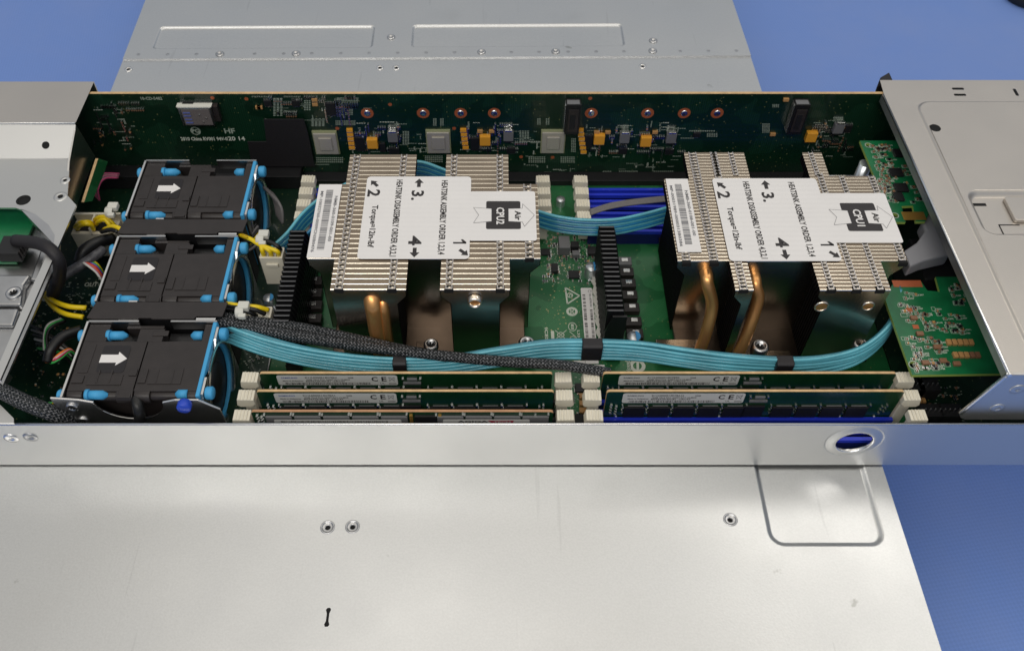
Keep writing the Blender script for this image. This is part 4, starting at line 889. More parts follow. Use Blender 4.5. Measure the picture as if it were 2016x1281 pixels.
    q.lathe((x1+1.4, cyy, czz), X, [(18, -7), (18, 0)], m_dark, 32); q.face(circ((x1-7, cyy, czz), Y, Z, 18), m_hole); q.build('rotor', t)
    # arrow sticker
    ax, ay = fx(.16), y0+D*.44; q = MB(); q.prism(rrect((ax+7, ay+1.5, z1+.06), X, Y, 12.5, 15, 1.5), (0, 0, .08), m_tape); so = q.build('sticker', t)
    q = MB(); q.prism([(ax+.9, ay-.6, z1+.2), (ax+8.6, ay-.6, z1+.2), (ax+8.6, ay-2.2, z1+.2), (ax+13.0, ay+1.6, z1+.2), (ax+8.6, ay+5.4, z1+.2), (ax+8.6, ay+3.8, z1+.2), (ax+.9, ay+3.8, z1+.2)], (0, 0, .05), m_white); q.build('printed_arrow', so)
    return t
f3 = make_fan('black twin fan with white arrow nearest the front wall', 216.5)
for y, lab in ((270.7, 'black twin fan with white arrow in the middle of the three fans'), (327.0, 'black twin fan with white arrow nearest the back circuit board')):
    c = copy_tree(f3); c.location.y += (y-216.5)*S; c['label'] = lab
# fan cage
cage = thing('fan_cage', (-160, 290, 2), 'steel fan cage around the three fans, with a blue knob on its front plate', 'fan cage')
yc_ = 211.6
q = MB(); arc = [(-160+15*math.cos(math.radians(a)), 40-0-13*math.sin(math.radians(a))) for a in range(0, 181, 15)]
q.prism([(-192.5, yc_, 3), (-121, yc_, 3), (-121, yc_, 37), (-129, yc_, 44.5), (-139, yc_, 44.5)]+[(x, yc_, z+2.5) for x, z in arc]+[(-181, yc_, 44.5), (-192.5, yc_, 46)], (0, 1.0, 0), m_steel, m_lip); q.build('front_plate', cage, bevel=.25)
q = MB(); q.box((-128, 206, 2.3), (-112, 372, 3.4), m_steel); q.box((-113, 206, 3.4), (-112, 372, 8), m_steel); q.build('side_flange', cage, bevel=.3)
p = PY(360, 803, yc_-4); q = MB(); q.lathe((p.x, yc_, p.z-1), -Y, [(2.6, 0), (2.7, .6), (3.1, 1.0), (3.1, 3.6), (2.7, 4.2), (.1, 4.3)], m_knob, 24); q.build('knob', cage)
for u, v in ((143, 800), (165, 827)):
    p = PY(u, v, yc_); q = MB(); pan_screw(q, p, 2.8, 1.0, m_steel, -Y); q.build('screw', cage)
for lab, yy_ in (('black plastic divider strip between the rear fan and the middle fan', 311.5), ('black plastic divider strip between the middle fan and the front fan', 257.0)):
    t = thing('divider', (-158, yy_+5, 30), lab, 'divider', 'dividers between the fans')
    q = MB(); q.prism([(-190, yy_+.2, 43.8), (-187, yy_-.6, 43.8), (-166, yy_-.6, 43.8), (-165.5, yy_, 43.8), (-160, yy_, 43.8), (-159.5, yy_-.6, 43.8), (-140, yy_-.6, 43.8), (-139, yy_+1, 43.8), (-127, yy_+1, 43.8), (-126, yy_+9.5, 43.8), (-188, yy_+9.8, 43.8)], (0, 0, 1.0), m_black)
    q.build('top_strip', t, bevel=.2)
    q = MB(); q.box((-189, yy_+1, 5), (-128, yy_+9, 43.8), m_dark); q.build('inner_wall', t)
    for b0, b1 in (((-175, yy_-1.8, 43.4), (-166, yy_-.7, 44.2)), ((-139, yy_-1.0, 43.6), (-130, yy_+.3, 44.4)), ((-173, yy_+9.9, 43.5), (-169, yy_+10.8, 44.4))): q = MB(); q.box(b0, b1, m_lip); q.build('steel_tab', t)

# ================================================================== LEFT COVER
XC = -219.0
lc = thing('drive_bay_cover', (-300, 300, 40), 'stepped galvanised steel cover at the left with two round holes and a rounded cut-out', 'metal cover')
PLZ = 57.0; yk = P(0, 312, PLZ).y
prof = [(403.5, 67.5), (368.8, 67.5), (yk, PLZ)]
q = MB()
for i in range(2):
    (ya, za), (yb_, zb) = prof[i], prof[i+1]
    q.add([(-420, ya, za), (XC, ya, za), (XC, yb_, zb), (-420, yb_, zb)], [(0, 1, 2, 3)], m_galv2 if i == 0 else m_galv)
q.cyl((-420, 368.6, 67.2), (XC, 368.6, 67.2), .7, m_lip, 10); q.cyl((-420, yk, PLZ-.4), (XC, yk, PLZ-.4), .5, m_galv, 8)
q.box((-420, 402.5, 40), (XC, 403.5, 67.4), m_galv2)
q.build('stepped_top', lc)
q = MB(); q.prism([PX(u, v, XC) for u, v in ((150, 247), (187, 307), (152, 404), (132, 388), (137, 318))], (-.9, 0, 0), m_steel, m_lip); q.build('side_gusset', lc)
holes_ = [circ(P(46, 394, PLZ), X, Y, 3.6, 24), circ(P(90, 286, PLZ), X, Y, .1, 4)][:1]
q = MB(); q.prism([P(-420, 312, PLZ), P(138, 312, PLZ), P(136, 340, PLZ), P(133, 385, PLZ), P(150, 404, PLZ), P(0, 748, PLZ), P(-16, 748, PLZ)]+[P(u, v, PLZ) for u, v in ((20, 665), (60, 572), (93, 500), (106, 480), (108, 463), (96, 443), (70, 422), (30, 409), (-420, 405))], (0, 0, -1.1), m_galv, m_lip, holes_); q.build('flat_top', lc)
q = MB(); q.prism([P(108, 463, PLZ), P(96, 443, PLZ), P(70, 422, PLZ), P(40, 411, PLZ), P(62, 432, 47), P(74, 446, 47), P(84, 466, 47), P(92, 490, 47), P(106, 480, PLZ)], (0, 0, -.4), m_steel); q.build('cutout_flange', lc)
sl = Vector((0, yk-368.8, PLZ-67.5)); nrm = X.cross(sl).normalized(); nrm = nrm if nrm.z > 0 else -nrm
r_ = ray(90, 286); o_ = Vector((0, 0, H)); tt = (Vector((0, yk, PLZ))-o_).dot(nrm)/r_.dot(nrm); p = o_+r_*tt+nrm*.06
q = MB(); q.face(circ(p, X, nrm.cross(X), 2.0), m_hole); q.build('round_hole', lc)
q = MB(); p = P(46, 394, PLZ); q.cyl(p-Z*1.2, p-Z*5, 3.6, m_hole, 20); q.build('hole_lining', lc)
for u, v, r_2 in ((119, 387, 2.6), (128, 355, 1.8)):
    p = P(u, v, PLZ); q = MB(); q.lathe(p, Z, [(r_2+.8, 0), (r_2+.6, .3), (r_2*.7, .35), (r_2*.55, .1)], m_galv, 20); q.face(circ(p+Z*.15, X, Y, r_2*.5), m_hole); q.build('clinch_nut', lc)
# drive tray seen in the cut-out
dt = thing('drive_tray', (-280, 260, 30), 'grey cast drive tray with a screw, seen through the cut-out of the left cover', 'drive tray')
q = MB(); q.prism([P(-400, 395, 45), P(118, 395, 45), P(118, 500, 45), P(0, 770, 45), P(-400, 770, 45)], (0, 0, -1.4), m_cast); q.build('tray_plate', dt, bevel=.3)
q = MB(); q.prism([P(85, 475, 48), P(98, 488, 48), P(73, 552, 48), P(58, 550, 48)], (0, 0, -3), m_cast)
q.prism([P(-60, 600, 49), P(40, 600, 49), P(46, 560, 49), P(60, 540, 49), P(-60, 540, 49)], (0, 0, -4), m_cast); q.prism([P(-60, 640, 47.5), P(24, 640, 47.5), P(36, 606, 47.5), P(-60, 606, 47.5)], (0, 0, -2.5), m_cast)
q.build('raised_rib', dt, bevel=1.0)
q = MB(); pan_screw(q, P(28, 578, 49), 3.6, 1.2, m_cast); q.build('screw', dt)
q = MB(); q.box(tuple(P(-80, 520, 46)-X*0), (P(52, 480, 46).x, P(30, 412, 46).y, 47.4), m_pcbr); q.build('small_green_board', dt)
q = MB(); p = P(22, 480, 54); q.box((p.x-6, p.y-6, 47.5), (p.x+5, p.y+6, 53.5), m_dark)
for i in range(5): q.box((p.x+5, p.y-5+i*2.2, 49), (p.x+5.8, p.y-4+i*2.2, 54), m_black)
q.build('connector', dt, bevel=.4)
q = MB(); q.tube([P(30, 474, 54), P(70, 478, 57), P(98, 490, 59), P(116, 515, 54), P(116, 548, 42), P(104, 580, 30)], 3.1, m_tape, 12); tag(q.build('taped_cable'), 'flat black cloth-taped cable bending over the edge of the left cover', 'cable')
q = MB(); q.prism([P(-80, 794, 38.5), P(0, 796, 38.5), P(27, 823, 38.5), P(27, 832, 38.5), P(-80, 832, 38.5)], (0, 0, -1.2), m_galv, m_lip); q.build('front_flange', lc)
q = MB(); q.prism([PX(-10, 752, XC-1), PX(12, 730, XC-1), PX(25, 742, XC-1), PX(20, 752, XC-1), PX(-5, 770, XC-1)], (-1, 0, 0), m_cast); q.build('corner_tab', lc)
# small board at the back left
q = MB(); q.prism([PX(188, 312, XC+3), PX(207, 318, XC+3), PX(200, 340, XC+3), PX(176, 396, XC+3), PX(160, 398, XC+3)], (1.5, 0, 0), m_pcb, m_edge); tag(q.build('riser_board'), 'small upright green board with a brown edge beside the left cover', 'circuit board')

# ================================================================== RIGHT COVER
rc = thing('rear_bay_cover', (300, 300, 40), 'large plain steel cover at the right with an embossed panel and a latch recess', 'metal cover')
RZ = 67.6; xe0, xe1 = P(1738, 180, RZ).x, P(1977, 706, RZ).x
yb0, yf0 = P(1900, 158, RZ).y, P(2016, 737, RZ).y
pp = [Vector((xe1, yf0, RZ)), Vector((xe0, P(0, 185, RZ).y, RZ)), Vector((xe0+1, yb0, RZ)), Vector((430, yb0, RZ)), Vector((430, yf0, RZ))]
ec = Vector((xe0+14+100, (P(0, 205, RZ).y+P(0, 690, RZ).y)/2, RZ)); eh = P(0, 203, RZ).y-P(0, 703, RZ).y
r1 = lambda t: rrect(ec, X, Y, 200-2*1.6*t, eh-2*1.6*t, 8-1.2*t)
l0_ = Vector((P(1897, 376, RZ).x, P(0, 376, RZ).y, 0)); l1_ = P(0, 465, RZ).y
lc_ = Vector((l0_.x+28, (l0_.y+l1_)/2, RZ+.9)); lh = l0_.y-l1_
r2 = lambda t: rrect(lc_, X, Y, 56-2*3*t, lh-2*3*t, 6-2.5*t)
hp = P(1841, 252, RZ+.9)
vents = [rrect(P(u, v, RZ), X, Y, w_, h_, .6, 3) for u, v, w_, h_ in ((1886, 175, 6.5, 1.8), (1890, 187, 6.5, 1.8), (2000, 182, 1.8, 6))]
q = MB(); q.face(pp, m_galv2, [r1(0)]+vents)
emboss(q, None, r1, .9, (0, 0, 1), m_galv2, fill=False)
q.face([p+Z*.9 for p in r1(1)], m_galv2, [r2(0), circ(hp, X, Y, 2.9, 24)])
emboss(q, None, r2, 2.6, (0, 0, -1), m_galv2)
q.cyl(pp[0]-Z*.9, pp[1]-Z*.9, .9, m_lip, 12); q.face([pp[0]-Z*.9-X*.9, pp[1]-Z*.9-X*.9, pp[1]-Z*5-X*.9, pp[0]-Z*5-X*.9], m_galv)
q.face([pp[2], pp[3], pp[3]-Z*62, pp[2]-Z*62], m_galv2)
q.build('top_plate', rc)
q = MB(); q.cyl(hp-Z*.2, hp-Z*3, 2.9, m_hole, 24); q.cyl(hp-Z*2.6, hp-Z*1.6, 1.9, m_black, 16)
q.build('hole_lining', rc)
for v_ in vents: q = MB(); q.prism([p-Z*.5 for p in v_], (0, 0, -3), m_hole); q.build('vent_lining', rc)
q = MB(); zl = RZ-1.7; a = lc_
q.prism(rrect((a.x-4, a.y+3, zl), X, Y, 12, 16, 1.5), (0, 0, 2.0), m_galv2); q.build('latch_tongue', rc, bevel=.5)
q = MB(); s0 = P(1925, 403, zl); q.box((s0.x-4, s0.y-.9, zl), (s0.x+4, s0.y+.9, zl+.08), m_hole); s1 = P(1978, 443, zl); q.box((s1.x-3, s1.y-.3, zl), (s1.x+7, s1.y+.3, zl+.08), m_hole); q.box((s1.x-3, s1.y-7, zl), (s1.x-2.4, s1.y, zl+.08), m_hole); q.build('latch_gap', rc)
yfl = yf0+.1
q = MB(); q.prism([PY(u, v, yfl) for u, v in ((1983, 737), (1888, 814), (1891, 822), (1900, 826))]+[Vector((430, yfl, PY(2000, 825, yfl).z)), Vector((430, yfl, RZ-.6)), Vector((xe1+.5, yfl, RZ-.6))], (0, 1.0, 0), m_galv, m_lip)
q.cyl((xe1+1, yfl+.5, RZ-.6), (430, yfl+.5, RZ-.6), .7, m_galv, 10)
q.cyl(PY(1981, 742, yfl)+Y*.5, PY(1892, 815, yfl)+Y*.5, .9, m_lip, 10); q.build('front_flange', rc, bevel=.2)
for u, v in ((2003, 766), (1963, 803)):
    p = PY(u, v, yfl); q = MB(); q.lathe(p, -Y, [(3.2, 0), (3.0, .35), (2.4, .3), (1.8, .5), (1.0, .5), (.8, .1), (.05, .1)], m_galv, 20); q.build('screw', rc)
p = P(1966, 706, 58); q = MB(); pan_screw(q, p+Vector((2, 0, 0)), 3, 4, m_cast, Vector((-.3, -.5, .8)).normalized()); q.build('screw', rc)
q = MB(); q.prism([P(u, v, 60) for u, v in ((1722, 182), (1728, 166), (1745, 156), (1752, 172), (1740, 184))], (0, 0, 5), m_tape); tag(q.build('rubber_edge_guard', bevel=.8), 'small black edge guard at the back corner of the right cover', 'edge guard')

# ================================================================== SMALL GREEN BOARDS AT THE RIGHT
def riser(label, outline, z, holes, fields, gold=None):
    pts = [P(u, v, z) for u, v in outline]; c = sum(pts, Vector())/len(pts)
    t = thing('riser_board', (c.x, c.y, z-1.6), label, 'circuit board')
    q = MB(); q.prism(pts, (0, 0, -1.6), m_pcbr, m_edgeg, [circ(P(u, v, z), X, Y, r, 20) for u, v, r in holes]); q.build('board', t)
    k = MB(); n_ = 0; small = MB()
    for (u, v, r) in holes: ringp(k, P(u, v, z+.04), X, Y, r, r+.5, m_silkd)
    for u0, v0, u1, v1, n in fields:
        for a in range(n):
            u, v = random.uniform(u0, u1)+((v0+v1)/2*0), random.uniform(v0, v1); sh = (v-v0)*.34; p = P(u+sh, v, z)
            wx, wy = random.choice(((1.6, 1.0), (1.0, 1.6), (2.2, 1.3), (1.2, .8)))
            if random.random() < .85:
                m = random.choice((m_mlcc, m_mlcc, m_mlcc, m_tanm, m_dark, m_dark))
                if n_ < 60: s_ = MB(); smd_mesh(s_, p, wx, wy, .7, m); s_.build('surface_capacitor', t); n_ += 1
                else: smd_mesh(small, p, wx, wy, .7, m)
            a_, b_ = wx/2+.35, wy/2+.35; zz = p.z+.05
            for s0, s1 in (((-a_, -b_), (a_, -b_)), ((a_, -b_), (a_, b_)), ((a_, b_), (-a_, b_)), ((-a_, b_), (-a_, -b_))): seg(k, (p.x+s0[0], p.y+s0[1], zz), (p.x+s1[0], p.y+s1[1], zz), .16, m_silk)
            if random.random() < .6:
                k.text(random.choice('CRLU')+str(random.randint(100, 299)), (p.x+a_+.3, p.y-.5, zz), X, Y, 2.6, .9, m_silk)
    k.build('printed_marks', t)
    if small.v: tag(small.build('small_components', t), None, kind='stuff')
    return t
rz1 = 50.0
r1_ = riser('small green riser board at the upper right tucked behind the CPU1 heatsink', [(1693, 277), (1800, 277), (1835, 402), (1822, 436), (1803, 436), (1797, 405), (1775, 406), (1783, 437), (1758, 437)], rz1, [(1710, 286, 1.5), (1762, 424, 1.5)],
            [(1714, 284, 1760, 300, 14), (1716, 302, 1750, 350, 26), (1712, 352, 1750, 400, 34), (1760, 290, 1790, 400, 20)])
for u, v, w_ in ((1772, 300, 6), (1765, 338, 6.5), (1775, 368, 6.5), (1770, 386, 4.5)): chip(r1_, u, v, rz1, w_, 6, 1.2, m_dark, 'chip', .1, 1)
q = MB(); p0, p1_ = P(1780, 433, rz1+.1), P(1818, 417, rz1+.1); q.box((p0.x, p0.y, rz1+.02), (p1_.x, p1_.y, rz1+.12), m_gold); q.build('gold_contacts', r1_)
rz2 = 40.0
r2_ = riser('larger green riser board at the lower right with rows of tan capacitors', [(1742, 585), (1757, 560), (1812, 552), (1826, 572), (1850, 574), (1842, 545), (1920, 545), (1978, 735), (1796, 738), (1748, 604)], rz2, [(1799, 718, 1.9)],
            [(1775, 575, 1812, 590, 4), (1770, 598, 1805, 640, 16), (1806, 600, 1845, 650, 18), (1776, 660, 1825, 730, 36), (1850, 618, 1890, 660, 16), (1828, 665, 1850, 720, 14), (1868, 560, 1900, 600, 16)])
for i in range(5): chip(r2_, 1869+i*11, 672, rz2, 2.0, 3.0, 1.5, m_tanm, 'ceramic_capacitor', .1); chip(r2_, 1882+i*11, 697, rz2, 2.0, 3.0, 1.5, m_tanm if i < 3 else m_mlcc, 'ceramic_capacitor', .1)
for u, v in ((1790, 610), (1803, 643)): chip(r2_, u, v, rz2, 2.8, 2.4, .15, m_cappd, 'copper_pad', 0)
for u, v in ((1800, 624), (1812, 655), (1846, 681), (1858, 708), (1885, 714), (1823, 712)): chip(r2_, u, v, rz2, 3.2, 2.2, 1.4, m_mlcc, 'ceramic_capacitor', .15)
q = MB(); p0, p1_ = P(1760, 565, rz2), P(1812, 552, rz2); q.box((p0.x, p0.y, rz2+.02), (p1_.x, p1_.y, rz2+.12), m_cappd); q.build('gold_contacts', r2_)
# grey plastic guide and dark parts under the right cover
q = MB(); q.tube([P(1800, 505, 44), P(1826, 480, 50), P(1822, 455, 52), P(1843, 425, 54)], .8, m_gplas, 8)
pts = [(1780, 493), (1806, 476), (1822, 453), (1815, 436), (1838, 408), (1850, 440), (1856, 470), (1872, 500), (1820, 512), (1792, 524)]
q = MB(); q.prism([P(u, v, 48) for u, v in pts], (0, 0, -8), m_gplas); q.build('plastic_guide', None, bevel=1.0); bpy.data.objects['plastic_guide']
tag(bpy.data.objects['plastic_guide'], 'grey curved plastic guide wedged between the two small green boards', 'plastic guide')
q = MB(); q.box((P(1800, 520, 30).x, P(0, 560, 30).y, 8), (262, P(0, 480, 30).y, 34), m_dark); q.box((P(1800, 520, 30).x+8, P(0, 500, 30).y, 34), (250, P(0, 485, 30).y, 40), m_black); tag(q.build('card_socket', bevel=.5), 'black card socket block in the shade under the right cover', 'socket')
q = MB(); p = P(1700, 330, 44); q.cyl((p.x, p.y, 10), (p.x+1, p.y+1, 46), 3.4, m_can, 20); tag(q.build('standoff_post'), 'shiny steel standoff post behind the CPU1 heatsink', 'standoff')
for i, (u, v) in enumerate(((1795, 765), (1825, 765), (1830, 815), (1868, 815))):
    p = P(u, v, 12); q = MB(); q.box((p.x-5, p.y-3, BZ), (p.x+5, p.y+4, 15), m_dark)
    for k in range(4): q.cyl((p.x-3.5+k*2.3, p.y, 15), (p.x-3.5+k*2.3, p.y, 17), .35, m_steel, 6)
    q.build('pin_header', mainb, bevel=.3)

# ================================================================== CABLES
def bundle(mb, pts, n, dz, dy, r, mats, jitter=.5):
    for i in range(n):
        ph = random.uniform(0, 6); off = (i-(n-1)/2)
        path = []
        for k, (u, v, z) in enumerate(pts):
            p = P(u, v, z); p = p+Vector((0, off*dy+math.sin(ph+k)*jitter*.4, -off*dz+math.cos(ph+k*1.3)*jitter*.3)); path.append(p)
        mb.tube(path, r, mats[i % len(mats)], 8, 7)
rb = MB()
main_path = [(440, 652, 34), (478, 668, 34), (530, 686, 32), (600, 703, 31), (690, 716, 30), (785, 722, 29.5), (880, 719, 29.5), (980, 704, 31), (1080, 690, 33), (1170, 689, 34), (1260, 693, 33.5), (1350, 706, 32), (1440, 717, 31), (1540, 723, 30), (1620, 718, 30), (1690, 700, 30), (1738, 665, 31), (1762, 625, 33), (1768, 585, 35)]
cab = thing('ribbon_cable', P(1000, 700, 10), 'long teal multi-strand cable bundle sweeping in front of both heatsinks', 'cable')
bundle(rb, main_path, 6, 1.85, -.45, .92, [m_rib], .75)
back = [(u, v-2, z-.5) for u, v, z in main_path]
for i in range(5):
    rb.tube([P(u, v, z)+Vector((0, 2.4+.5*math.sin(k*.8+i), 4.0-i*1.75+.5*math.sin(k*1.1+2*i))) for k, (u, v, z) in enumerate(main_path)], .92, m_rib_shade, 8, 7)
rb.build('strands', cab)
for u, w_ in ((788, 6.4), (1165, 9.5), (1541, 8)):
    z = {788: 29.5, 1165: 34, 1541: 30}[u]; v = {788: 722, 1165: 689, 1541: 723}[u]; p = P(u, v, z); q = MB()
    q.prism([(p.x-w_/2, p.y-2.2, p.z-5.6), (p.x-w_/2, p.y-2.5, p.z+4.6), (p.x-w_/2, p.y-1.2, p.z+5.5), (p.x-w_/2, p.y+3.0, p.z+5.6), (p.x-w_/2, p.y+3.4, p.z-5.6)], (w_, 0, 0), m_tape); q.build('tape_band', cab, bevel=.5)
q = MB(); bundle(q, [(1030, 420, 34), (1066, 432, 34), (1100, 441, 34), (1150, 447, 34), (1210, 446, 34), (1262, 436, 34), (1300, 426, 34), (1345, 412, 34)], 7, 1.6, -.1, .95, [m_rib, m_rib2], .2)
tag(q.build('ribbon_cable'), 'teal cable loop crossing behind the black comb heatsink between the two processors', 'cable')
q = MB(); bundle(q, [(538, 500, 26), (570, 470, 30), (600, 432, 34), (640, 398, 36), (690, 372, 36), (760, 345, 40), (820, 331, 42), (870, 345, 42), (930, 372, 40)], 7, 1.7, .2, .95, [m_rib, m_rib2], .5)
for i in range(4): q.tube([P(u, v, z)+Vector((3.2, -1.5, -i*1.6)) for u, v, z in ((535, 508, 24), (565, 485, 28), (600, 450, 32), (625, 420, 34))], .95, m_rib2, 8)
tag(q.build('ribbon_cable'), 'teal cable bundle running diagonally behind the CPU2 heatsink from the middle fan', 'cable')
q = MB()
for i in range(6): q.tube([P(u, v, 27)+Vector((0, i*.7-1, 0)) for u, v in ((1162, 420), (1200, 408), (1240, 401), (1285, 396), (1330, 392))], .55, m_ribg, 6)
tag(q.build('grey_ribbon_cable'), 'thin grey ribbon cable crossing the blue slots', 'cable')
q = MB(); q.tube([P(430, 632, 40), P(500, 645, 38), P(590, 662, 37), P(690, 677, 36), P(800, 692, 36), P(900, 703, 36.5), P(1000, 712, 37), P(1100, 718, 37), P(1200, 734, 32)], 2.5, m_braid, 16, 10)
q.tube([P(436, 624, 37), P(490, 632, 38), P(560, 640, 37), P(640, 655, 36), P(720, 672, 35), P(800, 690, 34), P(880, 702, 34)], 2.6, m_braid, 16, 10)
q.tube([P(430, 645, 36), P(500, 655, 35), P(580, 664, 35), P(660, 676, 34), P(760, 690, 33)], 2.3, m_braid, 16, 10)
tag(q.build('braided_cable'), 'black braided cable lying diagonally over the teal bundle in front of the CPU2 heatsink', 'cable')
q = MB(); q.tube([P(-60, 745, 42), P(0, 768, 42), P(45, 790, 41), P(90, 808, 38), P(130, 823, 31), P(160, 829, 22), P(185, 832, 13)], 3.6, m_braid, 16, 10)
tag(q.build('braided_cable'), 'thick black braided cable in the lower left corner behind the front wall', 'cable')
q = MB(); q.tube([P(102, 562, 30), P(130, 540, 30), P(165, 518, 31), P(192, 500, 32), P(202, 492, 31)], 2.5, m_sleeve, 12); tag(q.build('sleeved_cable'), 'grey sleeved cable running up from the left cover towards the middle fan', 'cable')
q = MB(); q.tube([P(222, 470, 30), P(190, 478, 34), P(165, 494, 34), P(157, 515, 30)], 3.0, m_bwire, 12); 
for i, m in enumerate((m_yel, m_green_w, m_vio_w, m_red_w, m_or_w, m_pink_w, m_wh_w)):
    q.tube([P(156, 506+i, 31), P(170, 512+i*1.5, 31+i*.3), P(188, 517+i*3, 30), P(200, 532+i*3, 26), P(208, 552, 20)], .62, m, 6)
tag(q.build('fan_cable'), 'black fan cable loop with a rainbow of thin wires at the middle fan', 'cable', 'fan cables')
q = MB(); q.tube([P(160, 650, 32), P(125, 662, 35), P(102, 686, 34), P(94, 712, 30)], 2.5, m_bwire, 12)
for i, m in enumerate((m_green_w, m_bwire, m_red_w, m_pink_w, m_wh_w, m_or_w)):
    q.tube([P(90, 702+i*2, 29), P(100, 714-i*.6, 30), P(118, 706-i*2, 31+i*.3), P(136, 692-i, 30), P(148, 696, 26)], .62, m, 6)
tag(q.build('fan_cable'), 'black fan cable loop with red, pink and white wires left of the front fan', 'cable', 'fan cables')
q = MB()
for i, m in enumerate((m_green_w, m_yel, m_vio_w, m_or_w, m_red_w, m_pink_w, m_ribg)):
    q.tube([P(80+i*3, 812-i, 28), P(88+i*4, 797-i*.3, 31), P(105+i*3, 793, 32), P(122+i*2, 797, 30), P(132+i, 806, 26)], .62, m, 6)
tag(q.build('fan_cable'), 'rainbow of thin wires next to the thick braided cable in the lower left', 'cable', 'fan cables')
q = MB(); q.tube([P(268, 783, 40), P(272, 800, 39), P(275, 820, 34), P(270, 850, 24)], 2.5, m_bwire, 12)
for i, m in enumerate((m_wh_w, m_or_w, m_or_w, m_yel, m_bwire)): q.tube([P(261+i*4, 779, 38), P(263+i*3, 788, 40), P(268+i*2, 798, 40)], .6, m, 6)
tag(q.build('fan_cable'), 'short black cable with orange and yellow wires over the cage front plate', 'cable', 'fan cables')
q = MB(); q.tube([P(88, 577, 28), P(105, 592, 31), P(135, 603, 33), P(170, 606, 32)], 1.25, m_yel, 8); q.tube([P(88, 582, 26), P(105, 604, 29), P(130, 618, 31), P(164, 624, 31)], 1.25, m_yel, 8)
q.box(tuple(P(78, 583, 28)-Vector((0, 0, 4))), tuple(P(97, 553, 28)+Z*2), m_wht2); tag(q.build('yellow_wires'), 'pair of yellow wires with a beige plug left of the lower divider', 'wires')
q = MB()
for i in range(3): q.tube([P(120+i*4, 628+i*2, 24), P(95+i*3, 640+i*2, 27), P(88+i*2, 662, 26), P(88+i*3, 690, 22)], .9, (m_wh_w, m_green_w, m_bwire)[i], 6)
tag(q.build('twisted_wires'), 'white and green twisted wires in the shade left of the front fan', 'wires')
q = MB()
for i in range(5): q.tube([P(232, 350, 22)+Vector((0, i*.8, 0)), P(205, 352, 27)+Vector((-i*.8, i*.8, 0)), P(193, 372, 24)+Vector((-i*.8, 0, 0)), P(196, 395, 16)], .6, m_ribg if i % 2 else m_pink_w, 6)
tag(q.build('grey_ribbon_cable'), 'dusky pink and grey ribbon cable curling left of the rear fan', 'cable')
q = MB()
for i in range(6): q.tube([P(510+i*5, 360+i*4, 26), P(528+i*4, 378+i*4, 27), P(540+i*3, 395+i*4, 24), P(546+i*2, 425+i*3, 18)], .9, m_ribg, 6)
tag(q.build('grey_wires'), 'bundle of grey wires right of the rear fan', 'wires')
q = MB()
for i in range(7): q.tube([P(60+i*3, 640+i*9, 12), P(82+i*4, 650+i*8, 17+i % 3*2), P(112+i*3, 668+i*6, 14), P(140, 690+i*4, 10)], .8, (m_bwire, m_ribg, m_bwire, m_wh_w, m_bwire, m_green_w, m_bwire)[i], 6)
tag(q.build('loose_wires'), 'loose dark wires lying deep in the gap left of the front fan', 'wires')
q = MB()
for i in range(6): q.tube([P(428, 470+i*3, 34), P(450+i*3, 482+i*3, 30), P(480+i*3, 470+i*4, 28), P(505+i*3, 440+i*5, 30)], .8, (m_bwire, m_ribg, m_bwire, m_yel, m_bwire, m_ribg)[i], 6)
tag(q.build('loose_wires'), 'dark wires crossing between the rear fan and the white plug', 'wires')
q = MB(); q.tube([P(205, 452, 34), P(222, 446, 40), P(236, 450, 42), P(246, 458, 40)], 1.2, m_yel, 8); q.tube([P(200, 456, 33), P(218, 452, 39), P(232, 456, 41)], 1.2, m_bwire, 8)
tag(q.build('yellow_wires'), 'yellow and black wires entering the rear divider beside the ivory block', 'wires')
# white plugs with yellow wires
def plug(label, c, z, w, d, h, wires, face_up=True):
    p = P(c[0], c[1], z); t = thing('power_plug', (p.x, p.y, z-h), label, 'plug', 'white power plugs'); q = MB()
    q.box((p.x-w/2, p.y-d/2, z-h), (p.x+w/2, p.y-d/2+1, z), m_ivory); q.box((p.x-w/2, p.y+d/2-1, z-h), (p.x+w/2, p.y+d/2, z), m_ivory)
    q.box((p.x-w/2, p.y-d/2+1, z-h), (p.x-w/2+1, p.y+d/2-1, z), m_ivory); q.box((p.x+w/2-1, p.y-d/2+1, z-h), (p.x+w/2, p.y+d/2-1, z), m_ivory)
    q.box((p.x-w/2+1, p.y-d/2+1, z-h), (p.x+w/2-1, p.y+d/2-1, z-3), m_wht2); q.box((p.x-3, p.y-d/2-1, z-6), (p.x+3, p.y-d/2, z-4), m_ivory)
    for i in (1, 2): xx = p.x-w/2+w*i/3; q.box((xx-.3, p.y-d/2+1, z-3), (xx+.3, p.y+d/2-1, z-.3), m_ivory)
    q.build('plug_body', t, bevel=.25)
    for m, pts in wires: q = MB(); q.tube(pts, 1.15, m, 8); q.build('wire', t)
    return p
W1_ = [(m_yel, [P(472, 462, 42), P(492, 470, 43), P(512, 482, 43), P(516+i*14, 492+i*1, 42), P(519+i*15, 502, 38), P(520+i*15, 508, 34)]) for i in range(3)]
W1_ += [(m_bwire, [P(470, 480, 38), P(500, 474, 42), P(530, 476, 43), P(548, 486, 42), P(553, 494, 37)])]
plug('white plug with three yellow wires standing beside the middle fan outlet', (535, 497), 38, 11.5, 7.5, 20, W1_)
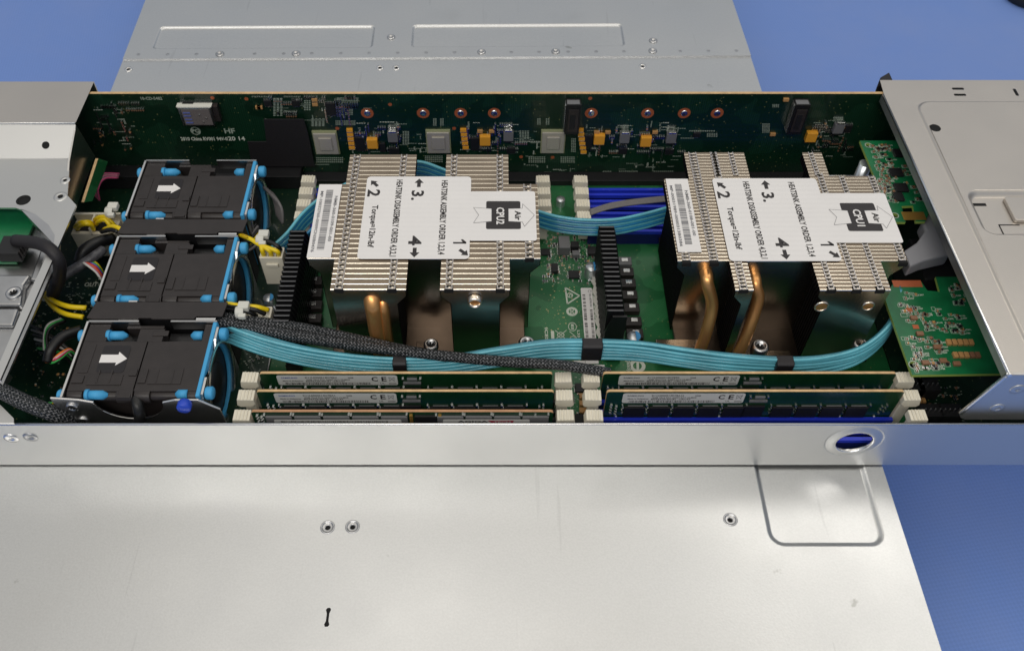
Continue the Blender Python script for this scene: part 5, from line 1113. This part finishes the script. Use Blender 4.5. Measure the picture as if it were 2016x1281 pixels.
W2_ = [(m_yel, [P(440, 596, 40), P(475, 602, 42), P(505, 604, 42), P(528, 610, 38)]), (m_bwire, [P(440, 600, 39), P(470, 606, 42), P(500, 609, 42), P(522, 618, 38)]), (m_bwire, [P(436, 608, 38), P(468, 611, 41), P(490, 614, 41), P(505, 622, 37)])]
plug('white plug with yellow and black wires lying over the braided cable', (507, 616), 36, 13, 8, 8, W2_)
for lab, u, v, z in (('white cable tie on the yellow wires beside the middle fan', 514, 470, 44), ('white cable tie at the lower plug next to the braided cable', 474, 612, 43.5), ('white cable tie left of the rear fan', 217, 415, 40)):
    p = P(u, v, z); q = MB(); q.lathe(p-X*2.4+Z*-1, X, [(2.6, 0), (3.0, .3), (3.0, 3.6), (2.6, 4)], m_wht2, 14); q.cbox(p+Vector((1.2, 2.2, .8)), (5.2, 4.4, 3), m_wht2); q.cbox(p+Vector((1, -2.8, -.5)), (3.6, 2.4, 2.4), m_wht2)
    tag(q.build('cable_tie', bevel=.5), lab, 'cable tie')
# ivory connector row behind the left cover
t = thing('connector_block', P(190, 440, 20), 'ivory connector block with looping yellow wires left of the rear fan', 'connector')
q = MB(); p0, p1_ = P(138, 458, 30), P(236, 430, 30); q.box((p0.x, p0.y, 12), (p1_.x, p1_.y, 29), m_ivory); q.box((p0.x+2, p0.y+2, 29), (p0.x+9, p1_.y-2, 29.2), m_hole); q.box((p0.x+12, p0.y+2, 29), (p1_.x-3, p1_.y-2, 29.2), m_hole)
q.box((p0.x, p1_.y, 24), (p1_.x+1, p1_.y+1.5, 33), m_ivory); q.box((p0.x+10.5, p0.y, 28), (p0.x+11.5, p1_.y, 33), m_ivory); q.build('housing', t, bevel=.3)
for i, (a, bb) in enumerate((((148, 448), (178, 442)), ((152, 452), (180, 448)), ((184, 438), (222, 444)), ((188, 444), (218, 450)))):
    q = MB(); q.tube([P(a[0], a[1], 28), P(a[0]+6, a[1]-8, 35), P((a[0]+bb[0])/2+4, a[1]-11, 37), P(bb[0], bb[1]-4, 34), P(bb[0]+5, bb[1]+4, 30)], 1.15, m_yel, 8); q.build('wire', t)

for o in bpy.data.objects:
    if '_w' in o: del o['_w']
